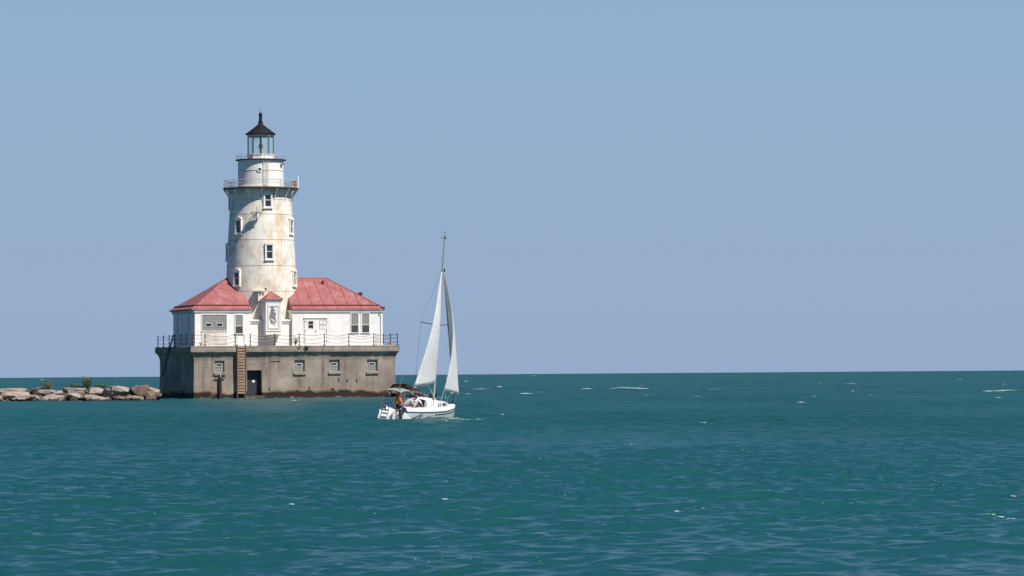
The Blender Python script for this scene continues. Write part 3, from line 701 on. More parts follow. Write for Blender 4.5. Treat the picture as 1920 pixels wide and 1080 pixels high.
mat = Matrix.Translation(polar(R(62), 2.35, 0)) @ Matrix.Rotation(R(62)+PI/2, 4, 'Z')
m = MB(); m.box(-.2, .2, -.22, .05, 23.86, 23.96).xf(mat); obj('fixture', m, M['rusty'], wr)
m = MB(); m.lathe([(2.3, 24.36), (2.56, 24.40), (2.61, 24.42), (2.61, 24.48), (2.55, 24.50), (.5, 24.50)], 64); ug = obj('upper_gallery', m, M['rusty'], tw)
ring_rail('railing', 2.53, 24.50, .43, 16, ((.43, .016), (.22, .010)), .016, M['railw'], ug, .15)
# lantern: ten sides
def deca(r, z, a0=R(3)): return [polar(a0+2*PI*k/10, r, z) for k in range(10)]
m = MB(); m.loft([deca(1.47, 24.50), deca(1.47, 24.60), deca(1.43, 24.62), deca(1.43, 24.94), deca(1.48, 24.95), deca(1.48, 25.03), deca(1.34, 25.04)])
ln = obj('lantern', m, M['white'], tw)
m = MB(); m.loft([deca(1.33, 25.04), deca(1.33, 26.86)], cap=False); obj('glazing', m, M['glass'], ln)
for k in range(10):
    m = MB(); m.tube([polar(R(3)+2*PI*k/10, 1.36, 25.04), polar(R(3)+2*PI*k/10, 1.36, 26.86)], .038, 6); obj('mullion', m, M['teal'], ln)
m = MB(); m.loft([deca(1.42, 26.86), deca(1.42, 27.10), deca(1.30, 27.10), deca(1.30, 26.86)], cap=False); obj('eave_band', m, M['railw'], ln)
m = MB(); m.lathe([(1.30, 27.06), (1.54, 27.08), (1.58, 27.13), (1.54, 27.18), (1.16, 27.46), (.76, 27.76), (.42, 28.02), (.28, 28.16), (.24, 28.32)], 40)
rf = obj('lantern_roof', m, M['cap'], ln, True)
m = MB(); m.lathe([(.24, 28.34), (.25, 28.42), (.19, 28.46), (.165, 28.6), (.165, 29.12), (.19, 29.16), (.18, 29.26), (.10, 29.36), (.025, 29.40), (.018, 29.75)], 16); obj('ventilator', m, M['cap'], rf, True)
m = MB(); m.lathe([(.18, 25.04), (.10, 25.12), (.08, 25.6), (.2, 25.66)], 12); lp = obj('lamp', m, M['teal'], ln, True)
m = MB(); m.lathe([(.19, 25.66), (.23, 25.72), (.23, 26.02), (.19, 26.1), (.05, 26.14)], 14); obj('lens', m, M['red'], lp, True)
m = MB(); m.tube([(0, 0, 26.12), (0, 0, 26.86)], .035, 6); obj('lamp_rod', m, M['teal'], lp)
# bracket standing out from the shaft
Bm = Matrix.Translation(polar(R(-7), rt(18.8), 0)) @ Matrix.Rotation(R(-7)+PI/2, 4, 'Z')
m = MB(); m.tube([(0, -.06, 17.95), (0, -.06, 19.0)], .06, 6); m.tube([(-.62, -.85, 18.88), (.62, -.85, 18.88)], .045, 6); m.tube([(0, 0, 18.86), (0, -.9, 18.88)], .05, 6)
m.tube([(0, -.06, 18.05), (-.5, -.82, 18.86)], .035, 6); m.tube([(0, -.06, 18.05), (.5, -.82, 18.86)], .035, 6); m.tube([(0, -.06, 18.95), (.02, -.7, 19.55)], .04, 6)
m.box(-.5, .45, -.95, -.45, 18.90, 18.95)
m.xf(Bm); obj('wall_bracket', m, M['railw'], tw)
# hood over a shaded recess low on the shaft
Hm = Matrix.Translation(polar(R(-4.5), rt(10.8), 0)) @ Matrix.Rotation(R(-4.5)+PI/2, 4, 'Z')
m = MB(); m.box(-.48, .40, -.85, .15, 10.84, 10.95); m.prism([(-.48, 10.95), (.40, 10.95), (.3, 11.08), (-.4, 11.08)], -.8, .15); m.box(.0, .10, -.72, .2, 9.85, 10.84); m.xf(Hm); obj('door_hood', m, M['white'], tw)
m = MB(); m.lathe([(.09, 0), (.09, .18), (0, .2)], 8, (.72, -.25, 10.98)).xf(Hm); obj('lamp_fitting', m, M['black'], tw)

# link wall with moulding between the houses and the entrance bay on it
bay = thing('entrance_bay', 'white bay with a little red hipped roof between the two houses', 'bay', tuple(ORG), TH)
m = MB(); m.box(6.66, 10.98, 3.42, 5.2, DK-.01, 7.58); obj('link_wall', m, M['white'], bay)
m = MB(); m.loft([[(6.645, 3.42-o_, z), (11.0, 3.42-o_, z), (11.0, 4.5, z), (6.645, 4.5, z)] for o_, z in ((.02, 7.50), (.10, 7.60), (.10, 7.74), (.20, 7.80), (.20, 7.90), (0, 7.96))]); obj('moulding', m, M['trim'], bay)
b0, b1, bf = 8.10, 9.68, 2.42
m = MB()
rings = []
for o_, z in ((-.45, 6.0), (-.42, 6.1), (-.33, 6.2), (-.16, 6.32), (.04, 6.42), (.04, 6.54), (-.02, 6.56), (0, 6.72)):
    rings.append([(b0-o_, bf-o_, z), (b1+o_, bf-o_, z), (b1+o_, 3.9, z), (b0-o_, 3.9, z)])
m.loft(rings); obj('corbel', m, M['white'], bay)
m = MB(); m.box(b0, b1, bf, 4.4, 6.721, 9.66); m.box(b0-.04, b0+.14, bf-.05, 3.9, 6.74, 9.6); m.box(b1-.14, b1+.04, bf-.05, 3.9, 6.74, 9.6); m.box(b0+.16, b1-.16, bf-.06, bf+.05, 6.76, 7.0); m.box(b0+.16, b1-.16, bf-.06, bf+.05, 9.42, 9.56); obj('wall', m, M['white'], bay)
m = MB(); m.box(b0+.20, b0+.30, bf-.09, bf+.05, 7.02, 9.40); m.box(b1-.30, b1-.20, bf-.09, bf+.05, 7.02, 9.40); m.box(b0+.30, b1-.30, bf-.09, bf+.05, 9.28, 9.40); m.box(b0+.30, b1-.30, bf-.12, bf+.05, 7.02, 7.10)
fr = obj('boarded_window', m, M['trim'], bay)
def patch():
    k = N('peeled_board'); x, y, z = k.xyz()
    n = k.noise(2.6, 6, .7); cz = k.math('ABSOLUTE', k.math('DIVIDE', k.math('SUBTRACT', z, 8.3), 1.05)); cx = k.math('ABSOLUTE', k.math('DIVIDE', k.math('SUBTRACT', x, 8.78), .42))
    s_ = k.math('SUBTRACT', k.math('MULTIPLY', k.math('SUBTRACT', n, .36), 6.5), k.math('ADD', k.math('POWER', cz, 3.0), k.math('POWER', cx, 3.0)))
    c = k.mix(k.rng(s_, .42, .52), (.76, .73, .70), (.20, .175, .17)); return k.col(c, .7, .3)
obj('board', MB().box(b0+.30, b1-.30, bf-.02, bf+.05, 7.10, 9.28), patch(), fr)
m = MB(); m.loft([[(b0-o_, bf-o_, z), (b1+o_, bf-o_, z), (b1+o_, 4.4, z), (b0-o_, 4.4, z)] for o_, z in ((.03, 9.62), (.05, 9.74), (.10, 9.86), (.16, 9.94), (.165, 9.99))]); obj('cornice', m, M['soffit'], bay)
m = MB(); c_ = (b0+b1)/2
P = [(b0-.20, bf-.20, 10.0), (b1+.20, bf-.20, 10.0), (b1+.20, 4.6, 10.0), (b0-.20, 4.6, 10.0), (c_, 3.45, 10.78), (c_, 4.6, 10.78)]
m.add(P+[(x, y, 9.96) for x, y, z in P[:4]], [(0, 1, 4), (1, 2, 5, 4), (2, 3, 5), (3, 0, 4, 5), (6, 7, 1, 0), (7, 8, 2, 1), (8, 9, 3, 2), (9, 6, 0, 3), (9, 8, 7, 6)])
obj('roof', m, M['roof'], bay)
m = MB(); m.tube([(b0-.20, bf-.20, 10.02), (c_, 3.45, 10.80)], .03, 4); m.tube([(b1+.20, bf-.20, 10.02), (c_, 3.45, 10.80)], .03, 4); obj('hip_cap', m, M['seam'], bay)

# ------------------------------------------------------------------ plants
def plant(name, label, cat, at, h, n, spread, leaf, seed, nl=14, mat='leaf', grp=None):
    rd = random.Random(seed); t = thing(name, label, cat, at, rd.uniform(0, 6), grp); ms = MB(); ml = MB()
    for i in range(n):
        a = rd.uniform(0, 2*PI); q = rd.uniform(.3, 1)*spread; hh = h*rd.uniform(.55, 1)
        pts = [Vector((math.cos(a)*q*s_**1.3, math.sin(a)*q*s_**1.3, hh*s_)) for s_ in (0, .35, .7, 1)]
        ms.tube(pts, [.02*h**.5, .014*h**.5, .009, .004], 4)
        for k in range(nl):
            s_ = rd.uniform(.25, 1); p = pts[0].lerp(pts[3], s_)+Vector((rd.gauss(0, .12), rd.gauss(0, .12), rd.gauss(0, .06)))*h**.5
            d = Vector((rd.gauss(0, 1), rd.gauss(0, 1), rd.uniform(-.2, .8))).normalized(); s2 = d.cross(Vector((rd.gauss(0, 1), rd.gauss(0, 1), rd.gauss(0, 1)))).normalized()
            l_ = leaf*rd.uniform(.6, 1.3)
            ml.add([p, p+d*l_*.5+s2*l_*.28, p+d*l_, p+d*l_*.5-s2*l_*.28], [(0, 1, 2, 3)])
    obj('stem', ms, M['stem'], t); obj('foliage', ml, M[mat], t)
plant('weed', 'leggy green weed at the lower left corner of the fog signal house', 'plant', loc(10.75, .9, DK-.02), 1.0, 9, .42, .15, 3, 9)
plant('weed', 'small dense tuft of weed rooted in the broken pier ledge', 'plant', loc(11.55, -.40, 4.85), .40, 8, .25, .16, 5, 14)
plant('weed', 'low dark weed in the pier ledge left of the green tuft', 'plant', loc(10.75, -.44, 4.95), .22, 6, .2, .12, 6, 9)

# ------------------------------------------------------------------ breakwater
def rock(at, dim, seed, mat, label, rot=0, cut=.25, group='boulders of the breakwater'):
    rd = random.Random(seed); bm = bmesh.new(); bmesh.ops.create_cube(bm, size=2)
    bmesh.ops.subdivide_edges(bm, edges=bm.edges[:], cuts=9, use_grid_fill=True)
    off = Vector((seed*7.1, seed*3.3, seed*1.7)); cuts = []
    for _ in range(9):
        n = Vector((rd.gauss(0, 1), rd.gauss(0, 1), rd.gauss(0, .8))).normalized(); cuts.append((n, rd.uniform(.74, 1.0)))
    for v in bm.verts:
        p = v.co.copy(); s_ = p.normalized()
        q = p.lerp(s_*1.15, .22)
        for n, d_ in cuts:
            e_ = q.dot(n)-d_
            if e_ > 0: q -= n*e_*.95
        q += s_*(noise.fractal(q*1.1+off, 1, 2, 4)*.13 + abs(noise.noise(q*2.4+off))*-.16)
        v.co = Vector((q.x*dim[0]/2, q.y*dim[1]/2, q.z*dim[2]/2))
    me = bpy.data.meshes.new('boulder'); bm.to_mesh(me); bm.free(); me.materials.append(mat)
    me.polygons.foreach_set('use_smooth', [True]*len(me.polygons)); me.set_sharp_from_angle(angle=R(20))
    o = bpy.data.objects.new('boulder', me); C.objects.link(o); o.location = at; o.rotation_euler = (rd.uniform(-.08, .08), rot, rd.uniform(-.25, .25))
    return tag(o, label, 'boulder', group)
P_, T_, B_, D_ = M['rock_pale'], M['rock_tan'], M['rock_brown'], M['rock_dark']
RK = [
 ((-48.02, 306.5, .92), (3.1, 2.2, .62), P_, 'long flat pale slab topping the left end of the breakwater', -.03),
 ((-47.22, 304.0, .50), (2.8, 1.8, .80), P_, 'broad pale boulder below the flat slab at the left end', 0),
 ((-48.70, 303.4, .30), (1.2, 1.3, .70), T_, 'small tan boulder cut by the left edge of the photo', 0),
 ((-45.63, 303.4, .28), (2.0, 1.4, .62), T_, 'low brownish boulder under the pale white slab', .03),
 ((-45.57, 307.2, 1.02), (2.0, 1.6, .56), B_, 'brown tilted slab highest near the left sapling', -.10),
 ((-44.06, 305.2, .74), (2.35, 1.7, .82), P_, 'whitish angular slab right of the brown tilted one', -.06),
 ((-43.58, 303.0, .26), (2.1, 1.6, .76), P_, 'grey rounded boulder at the water under the whitish slab', .05),
 ((-41.79, 306.5, .92), (2.55, 1.6, .58), P_, 'thin pinkish slab lying level in the middle of the breakwater', .04),
 ((-41.67, 304.2, .46), (2.2, 1.6, .76), B_, 'dark brown shadowed boulder beneath the thin pinkish slab', 0),
 ((-41.52, 303.3, .52), (1.4, 1.2, .60), P_, 'pale domed boulder on the water side below the pinkish slab', .08),
 ((-39.75, 305.7, .82), (1.85, 1.6, .88), P_, 'pink blocky boulder just left of the large square block', 0),
 ((-39.56, 302.9, .20), (3.0, 1.8, .74), T_, 'long low yellowish boulder sloping into the water', .10),
 ((-37.62, 305.0, .82), (2.60, 2.2, 1.14), P_, 'largest boulder, a square pale block on the breakwater', .02),
 ((-37.35, 303.0, .16), (1.35, 1.1, .58), B_, 'small brown boulder under the large square block', 0),
 ((-35.73, 302.8, .16), (1.9, 1.3, .60), T_, 'rounded brown boulder at the water left of the pier', .05),
 ((-35.51, 304.9, .80), (1.9, 1.8, 1.22), B_, 'dark sided boulder between the square block and the pier', -.15),
 ((-35.0, 306.0, 1.00), (2.4, 1.8, .62), T_, 'tan slab sloping down to touch the dark pier corner', .13),
 ((-34.35, 303.4, .38), (1.2, 1.4, .92), B_, 'reddish brown boulder at the foot of the pier corner', 0),
 ((-46.80, 302.8, .18), (1.4, 1.1, .56), P_, 'small pale boulder at the water near the left end', 0),
 ((-42.70, 308.4, .60), (2.3, 1.6, .90), B_, 'brown boulder mostly hidden behind the breakwater top under the low bush', 0),
]
for i, (at, dim, mt, lab, rot) in enumerate(RK): rock(at, dim, i+3, mt, lab, rot)
RK2 = [((-11.6, 325.5, .80), (1.9, 1.8, 1.10), 'dark boulder touching the right corner of the pier'), ((-10.7, 326.5, .62), (1.9, 1.8, 1.05), 'dark rounded boulder right of the pier behind the sailboat canopy'),
       ((-9.75, 326.0, .20), (1.3, 1.4, 1.15), 'rightmost dark boulder behind the mainsail foot'), ((-11.4, 324.5, .10), (1.8, 1.5, .95), 'low wet dark boulder at the water right of the pier'), ((-10.5, 324.6, .0), (1.5, 1.4, .85), 'lowest dark boulder behind the sailboat cockpit')]
for i, (at, dim, lab) in enumerate(RK2): rock(at, dim, i+41, D_, lab, 0, group='dark boulders right of the pier')
# small stone filling between and below the boulders
rd = random.Random(8); mb = MB()
def pebble(at, r):
    bm = bmesh.new(); bmesh.ops.create_icosphere(bm, subdivisions=1, radius=1); off = Vector((at[0]*3, at[1], 0)); sx, sy, sz = (r*rd.uniform(.7, 1.4) for _ in range(3))
    vs = []
    for v in bm.verts:
        q = v.co*(1+.35*noise.noise(v.co*1.5+off)); vs.append((at[0]+q.x*sx, at[1]+q.y*sy, at[2]+q.z*sz*.8))
    mb.add(vs, [tuple(v.index for v in f.verts) for f in bm.faces]); bm.free()
for _ in range(330):
    y_ = rd.uniform(302.6, 309.5); pebble((rd.uniform(-52, -34), y_, rd.uniform(-.15, .10)+.45*max(0, min(1, (y_-302.6)/2.5))*rd.uniform(.2, 1)), rd.uniform(.18, .42))
for _ in range(60): pebble((rd.uniform(-12.6, -9.3), rd.uniform(324, 329), rd.uniform(-.2, .5)), rd.uniform(.2, .4))
o = obj('rubble', mb, B_); o['kind'] = 'stuff'; o['label'] = 'dark wet rubble between the boulders of the breakwater'; o['category'] = 'rubble'
plant('sapling', 'thin sapling with a reddish stem on the left part of the breakwater', 'plant', (-44.6, 307.6, .9), 1.02, 10, .60, .13, 21, 40, 'leafbrown')
plant('sapling', 'taller green sapling standing above the middle of the breakwater', 'plant', (-40.8, 307.4, .95), 1.30, 9, .55, .16, 24, 60)
plant('bush', 'low dark green bush on the breakwater left of the taller sapling', 'plant', (-42.1, 307.6, .95), .6, 22, .95, .15, 28, 26)
plant('bush', 'low bush on the breakwater just right of the taller sapling', 'plant', (-39.5, 307.2, .95), .62, 18, .70, .15, 29, 24)

# ------------------------------------------------------------------ sailboat   (a forward = +X, port = +Y, z up)
AL = R(27); BO = Vector((-6.36, 169.6, 0))
boat = thing('sailboat', 'white sailboat with two raised sails and a crew under a grey canopy', 'sailboat', tuple(BO), PI/2-AL)
BM = Matrix.Rotation(PI/2-AL, 4, 'Z') @ Matrix.Rotation(R(5.3), 4, 'X')      # heel to starboard
boat.rotation_euler = BM.to_euler()
ST = [(0, .86, .50, -.05), (.6, .95, .49, -.10), (1.5, 1.04, .48, -.2), (2.6, 1.10, .48, -.3), (3.8, 1.06, .50, -.32), (4.8, .90, .55, -.28), (5.6, .66, .61, -.2), (6.2, .38, .67, -.08), (6.55, .17, .71, .1), (6.78, .02, .74, .35)]
def sec(a):
    for s0, s1 in zip(ST, ST[1:]):
        if a <= s1[0]:
            t = (a-s0[0])/(s1[0]-s0[0]); return tuple(x+(y-x)*t for x, y in zip(s0, s1))
    return ST[-1]
def hullpt(a, t, side=-1, off=0):
    t = max(t, 0)              # t 0 at waterline .. 1 at rub rail; side -1 = starboard
    _, B, zs, zk = sec(a); z0 = max(0, zk+.05); z = z0+(zs-z0)*t
    return Vector((a, side*(B*(.86+.14*t**.7)+off), z))
m = MB(); rings = []
for i in range(41):
    a = 6.78*i/40; _, B, zs, zk = sec(a); z0 = max(0, zk+.05)
    half = [(.0, zk-.02), (.45, zk*.8-.01 if zk < 0 else zk), (.80, min(-.05, zk*.35) if zk < 0 else zk+.02)]
    row = [(a, s*B, z) for s, z in half]+[tuple(Vector((a, -hullpt(a, t).y, hullpt(a, t).z))) for t in (0, .35, .7, 1)]
    rings.append([(x, -y, z) for x, y, z in row[::-1]]+[(x, y, z) for x, y, z in row[1:]])
m.loft(rings, closed=False)
hull = obj('hull', m, M['hullw'], boat, True)
m = MB()
for sd in (-1, 1): m.tube([Vector((a, sd*(sec(a)[1]+.012), sec(a)[2])) for a in np.linspace(0, 6.7, 24)], .022, 5)
obj('rub_rail', m, M['net'], hull)
m = MB(); rows = []
for a in np.linspace(2.7, 6.6, 22): rows.append([hullpt(a, .60+.02*(a-2.7), -1, .012), hullpt(a, .69+.02*(a-2.7), -1, .012)])
m.loft(rows, closed=False); obj('stripe', m, M['stripe'], hull)
m = MB()
for a0, a1, t0, t1, w_ in ((.25, 1.35, .05, .80, .16), (.85, 1.6, .10, .66, .10), (1.05, 2.5, .02, .62, .10), (1.05, 1.35, .30, .72, .22)):
    rows = []
    for k in range(9):
        q = k/8; wd = w_*(1-.7*abs(q-.35)); rows.append([hullpt(a0+(a1-a0)*q, t0+(t1-t0)*q-wd*.5, -1, .012), hullpt(a0+(a1-a0)*q+.05, t0+(t1-t0)*q+wd*.5, -1, .012)])
    m.loft(rows, closed=False)
obj('graphic', m, M['navy'], hull)
# deck moulding: side decks, coamings, foredeck
m = MB(); CK = 2.45; ins = .16
for sd in (-1, 1):
    rows = []
    for a in np.linspace(0, CK, 9):
        _, B, zs, zk = sec(a); rows.append([(a, sd*B, zs), (a, sd*(B-.10), zs+.17), (a, sd*(B-.24), zs+.21), (a, sd*(B-.40), zs+.20), (a, sd*(B-.42), .28)])
    m.loft(rows, closed=False)
rows = []
for a in np.linspace(CK, 6.75, 18):
    _, B, zs, zk = sec(a); b2 = B*.88; rows.append([(a, -B, zs), (a, -b2, zs+.15*min(1, B*2)), (a, -b2*.5, zs+.20*min(1, B*2)), (a, 0, zs+.22*min(1, B*2)), (a, b2*.5, zs+.20*min(1, B*2)), (a, b2, zs+.15*min(1, B*2)), (a, B, zs)])
m.loft(rows, closed=False)
m.box(-.02, CK, -.62, .62, .20, .28)                                  # cockpit sole
m.box(CK-.03, CK, -.9, .9, .20, .69)
for sd in (-1, 1):
    y0, y1 = sorted((sd*.36, sd*.62)); m.box(.55, CK-.03, y0, y1, .281, .50)
    # stern quarters either side of the open transom
    y0, y1 = sorted(((.02 if sd > 0 else -.62), sd*.845)); m.prism([(-.16, .0), (.5, .0), (.5, .70), (.26, .72), (.16, .66), (-.03, .30), (-.13, .12)], y0, y1)
m.box(-.02, .05, -.40, .40, -.1, .20)
deck = obj('deck', m, M['gel'], boat, True)
m = MB()
for z, x in ((.14, -.09), (.34, .02), (.52, .11)): m.box(x-.09, x+.06, .32, .64, z-.012, z+.015)
obj('boarding_step', m, M['gel'], boat, bevel=.01)
m = MB()
for y_ in (.29, .67): m.tube([(-.20, y_, .0), (-.06, y_, .34), (.06, y_, .66), (.18, y_, .90)], .014, 5)
m.tube([(.14, .29, .88), (.14, .67, .88)], .014, 5)
obj('boarding_ladder', m, M['steel'], boat, True)
m = MB(); rows = []
for a, hw, zt in ((CK-.02, .66, 1.08), (2.7, .68, 1.14), (3.05, .68, 1.15), (3.25, .66, 1.06), (3.6, .64, 1.00), (4.4, .58, .97), (5.1, .46, .94), (5.45, .36, .90), (5.75, .22, .84)):
    zb = .60; rows.append([(a, -hw-.06, zb), (a, -hw, zt-.10), (a, -hw+.09, zt-.02), (a, -hw*.4, zt+.03), (a, hw*.4, zt+.03), (a, hw-.09, zt-.02), (a, hw, zt-.10), (a, hw+.06, zb)])
m.loft(rows); cab = obj('cabin', m, M['gel'], boat, True)
def cabpt(a, z, off=.012):
    T = [(CK, .66), (3.05, .68), (3.6, .64), (4.4, .58), (5.1, .46), (5.45, .36), (5.75, .22)]
    for (a0, h0), (a1, h1) in zip(T, T[1:]):
        if a <= a1: hw = h0+(h1-h0)*(a-a0)/(a1-a0); break
    return Vector((a, -(hw+.06*(1-(z-.6)/.3)+off), z))
def cab_win(poly):
    w = obj('window', MB().add([cabpt(a, z) for a, z in poly]+[cabpt(a, z, -.02) for a, z in poly], [tuple(range(len(poly)))]+[(i, (i+1) % len(poly), len(poly)+(i+1) % len(poly), len(poly)+i) for i in range(len(poly))]), M['pane'], cab)
cab_win([(4.28, .70), (4.98, .74), (4.86, .84), (4.72, .88), (4.28, .88)]); cab_win([(3.72, .68), (3.82, .68), (3.82, .88), (3.72, .88)]); cab_win([(3.98, .69), (4.08, .69), (4.08, .88), (3.98, .88)])
m = MB(); m.box(CK-.06, CK-.032, -.52, .45, .30, 1.06); obj('companionway', m, M['black'], cab)
m = MB(); m.box(3.35, 4.15, -.26, .26, 1.03, 1.09); obj('hatch', m, M['gel'], cab, bevel=.02)
# sail cover lying on the cabin roof, and a bag
m = MB(); m.tube([(2.5, .45, 1.20), (2.9, .38, 1.24), (3.4, .3, 1.17), (4.2, .2, 1.09)], [.06, .08, .07, .05], 8); o = obj('sail_cover', m, M['blue'], None, True); o.matrix_world = Matrix.Translation(BO) @ BM; tag(o, 'rolled blue cover lying along the sailboat cabin roof', 'cover')
# mast and rig
MA, MB0 = 4.35, 1.0
m = MB(); m.tube([(MA, 0, MB0), (MA-.02, 0, 5), (MA-.05, 0, 8.2), (MA-.07, 0, 9.80)], [.065, .065, .055, .045], 10); mast = obj('mast', m, M['alu'], boat, True)
m = MB(); m.tube([(MA-.08, 0, 9.75), (MA-.08, 0, 9.88)], .05, 6); m.tube([(MA-.25, .15, 9.80), (MA+.08, -.08, 9.76)], .012, 4); m.tube([(MA-.1, 0, 9.85), (MA-.12, .02, 10.10)], .006, 4); m.tube([(MA-.1, .12, 10.10), (MA-.14, -.08, 10.10)], .012, 4); obj('wind_vane', m, M['black'], mast)
m = MB(); m.tube([(MA-.02, 0, 5.05), (MA-.28, .98, 5.15)], .022, 6); obj('spreader', m, M['navy'], mast); m = MB(); m.tube([(MA-.02, 0, 5.05), (MA-.28, -.80, 5.15)], .022, 6); obj('spreader', m, M['navy'], mast)
m = MB()
for sd in (1, -1): m.tube([(MA-.05, 0, 8.2), (MA-.28, sd*(.98 if sd > 0 else .80), 5.15), (MA-.45, sd*.98, .62)], .008, 4)
obj('shroud', m, M['rope'], mast); m = MB(); m.tube([(MA-.05, 0, 8.25), (6.70, 0, .82)], .010, 4); obj('forestay', m, M['rope'], mast)
m = MB(); m.tube([(MA-.1, 0, 9.9), (.02, .0, .75)], .005, 4); obj('backstay', m, M['rope'], mast)
m = MB(); m.box(MA+.02, MA+.14, -.05, .05, 7.95, 8.12); obj('mast_light', m, M['black'], mast)
BG = R(3.5); cl = Vector((MA-2.55*math.cos(BG), -2.55*math.sin(BG), 1.78)); tk = Vector((MA-.07, 0, 2.05))
m = MB(); m.tube([tk+Vector((0, 0, -.10)), tk.lerp(cl, .5)+Vector((0, 0, -.09)), cl+Vector((-.06, 0, -.07))], .04, 8); obj('boom', m, M['alu'], boat, True)
m = MB(); m.tube([(MA-.06, 0, 1.25), tk.lerp(cl, .30)+Vector((0, 0, -.12))], .03, 6); obj('vang', m, M['rope'], boat)
m = MB(); m.tube([cl+Vector((0, 0, -.07)), (1.6, .05, .75)], .012, 4); m.tube([cl+Vector((-.05, 0, 0)), (MA-.2, .06, 5.3)], .004, 4); obj('mainsheet', m, M['rope'], boat)
def sail_mesh(luff, leech, camber, ydir, nu=14, nv=40, cf=.42):
    vs, fs = [], []
    for i in range(nv+1):
        v = i/nv; A = luff(v); B = leech(v)
        for j in range(nu+1):
            u = j/nu; p = A.lerp(B, u); c = camber(v)*(A-B).length
            prof_ = (u**.75)*(1-u)**1.05*2.4
            vs.append(p+ydir*c*prof_)
    for i in range(nv):
        for j in range(nu): q = i*(nu+1)+j; fs.append((q, q+1, q+nu+2, q+nu+1))
    return MB().add(vs, fs)
def solid(o, t=.006):
    md = o.modifiers.new('s', 'SOLIDIFY'); md.thickness = t; return o
HD = Vector((MA-.10, 0, 7.95))
lf = lambda v: tk.lerp(HD, v)
def le(v):
    p = cl.lerp(HD+Vector((-.07, 0, 0)), v); return p+Vector((-.14*math.sin(PI*v), -.34*max(0, math.sin(PI*v))**1.2*.9, 0))
mn = solid(obj('mainsail', sail_mesh(lf, le, lambda v: .19+.03*math.sin(PI*v), Vector((.1, -1, 0)).normalized()), M['sail'], boat, 'all'))
JT, JH, JC = Vector((6.62, -.02, 1.22)), Vector((MA+.0, 0, 8.05)), Vector((4.25, -.66, 1.58))
jl = lambda v: JT.lerp(JH, v)
def je(v):
    p = JC.lerp(JH, v); return p+Vector((.35*math.sin(PI*v), -.40*max(0, math.sin(PI*v))**.9, 0))
jb = solid(obj('jib', sail_mesh(jl, je, lambda v: .27, Vector((.35, -1, 0)).normalized()), M['sail'], boat, 'all'))
def seamline(lfun, efun, v, camber, yd, par):
    A, B = lfun(v), efun(v); pts = []
    for j in range(13):
        u = j/12; pts.append(A.lerp(B, u)+yd*camber*(A-B).length*(u**.75)*(1-u)**1.05*2.4+Vector((0, .008, 0)))
    m = MB(); m.tube(pts, .012, 4); obj('batten', m, M['sailseam'], par)
for v in (.22, .47, .72): seamline(lf, le, v, .19+.03*math.sin(PI*v), Vector((.1, -1, 0)).normalized(), mn)
m = MB(); m.tube([JC, (3.3, -.95, .75)], .014, 4); obj('jib_sheet', m, M['rope'], boat)
m = MB(); m.lathe([(.05, 0), (.08, .04), (.08, .16), (.05, .2)], 10, (6.66, 0, .72)); m.tube([(6.68, 0, .74), (6.85, .03, .95), (6.72, .1, 1.15)], .03, 5); m.box(6.5, 6.9, -.05, .05, .74, .80); obj('furler', m, M['black'], boat)
m = MB()
for sd in (-1, 1):
    m.tube([(5.75, sd*.52, .80), (5.7, sd*.52, 1.28), (6.3, sd*.34, 1.32), (6.75, 0, 1.35)], .016, 5); m.tube([(6.3, sd*.3, .86), (6.3, sd*.34, 1.32)], .014, 5)
    m.tube([(CK+.1, sd*.98, .66), (CK+.1, sd*.98, 1.22)], .014, 5); m.tube([(4.3, sd*.9, .68), (4.3, sd*.9, 1.25)], .014, 5); m.tube([(CK+.1, sd*.98, 1.2), (4.3, sd*.9, 1.23), (5.7, sd*.52, 1.28)], .006, 4)
obj('pulpit', m, M['steel'], boat, True)
m = MB(); m.add([(4.4, .88, .80), (5.7, .54, .90), (5.7, .54, 1.27), (4.4, .88, 1.22), (4.4, .885, .80), (5.7, .545, .90), (5.7, .545, 1.27), (4.4, .885, 1.22)], [(0, 1, 2, 3), (7, 6, 5, 4), (0, 4, 5, 1), (1, 5, 6, 2), (2, 6, 7, 3), (3, 7, 4, 0)]); obj('weather_cloth', m, M['net'], boat)
for sd in (-1, 1): m = MB(); m.tube([(.15, sd*.74, .70), (.14, sd*.74, .95), (.9, sd*.84, .97), (.92, sd*.84, .70)], .014, 5); obj('stern_rail', m, M['steel'], boat, True)
m = MB(); m.tube([(2.75, -.2, 1.15), (3.0, -.25, 1.34), (3.3, -.15, 1.36), (3.45, -.1, 1.12)], .016, 5); m.lathe([(.05, 0), (.06, .06), (.04, .14), (0, .16)], 8, (3.55, -.42, 1.02)); obj('winch', m, M['black'], cab)
# canopy on hoops
m = MB(); rows = []
for k in range(17):
    t = k/16; a = -.05+1.80*t; z = 1.56+.10*math.sin(PI*min(1, t*1.3))-.42*max(0, t-.62)**1.5*2.2
    hw = .52-.05*t; row = [(a, .15+hw*math.sin(q), z+.10*(math.cos(q)**.6-1)*1.4) for q in np.linspace(-PI/2*.999, PI/2*.999, 13)]
    rows.append(row)
m.loft(rows, closed=False); can = solid(obj('canopy', m, M['canvas'], boat, 'all'), .03)
m = MB()
for (a0, a1, z1) in ((.10, .0, 1.40), (.20, .42, 1.46), (.30, 1.70, 1.15)):
    for sd in (-1, 1): m.tube([(a0, .12+sd*.66, .68), (a1, .15+sd*.49, z1)], .014, 5)
obj('canopy_frame', m, M['steel'], can)
mo = obj('outboard_motor', MB().loft([[(-.30, -.12, z), (-.30+d_, -.12, z), (-.30+d_, .12, z), (-.30, .12, z)] for z, d_ in ((.40, .20), (.45, .27), (.66, .29), (.76, .25), (.80, .16))]), M['motor'], boat, True, .03)
mo.location = (.12, -.45, -.10); mo.scale = (.75, .78, .85)
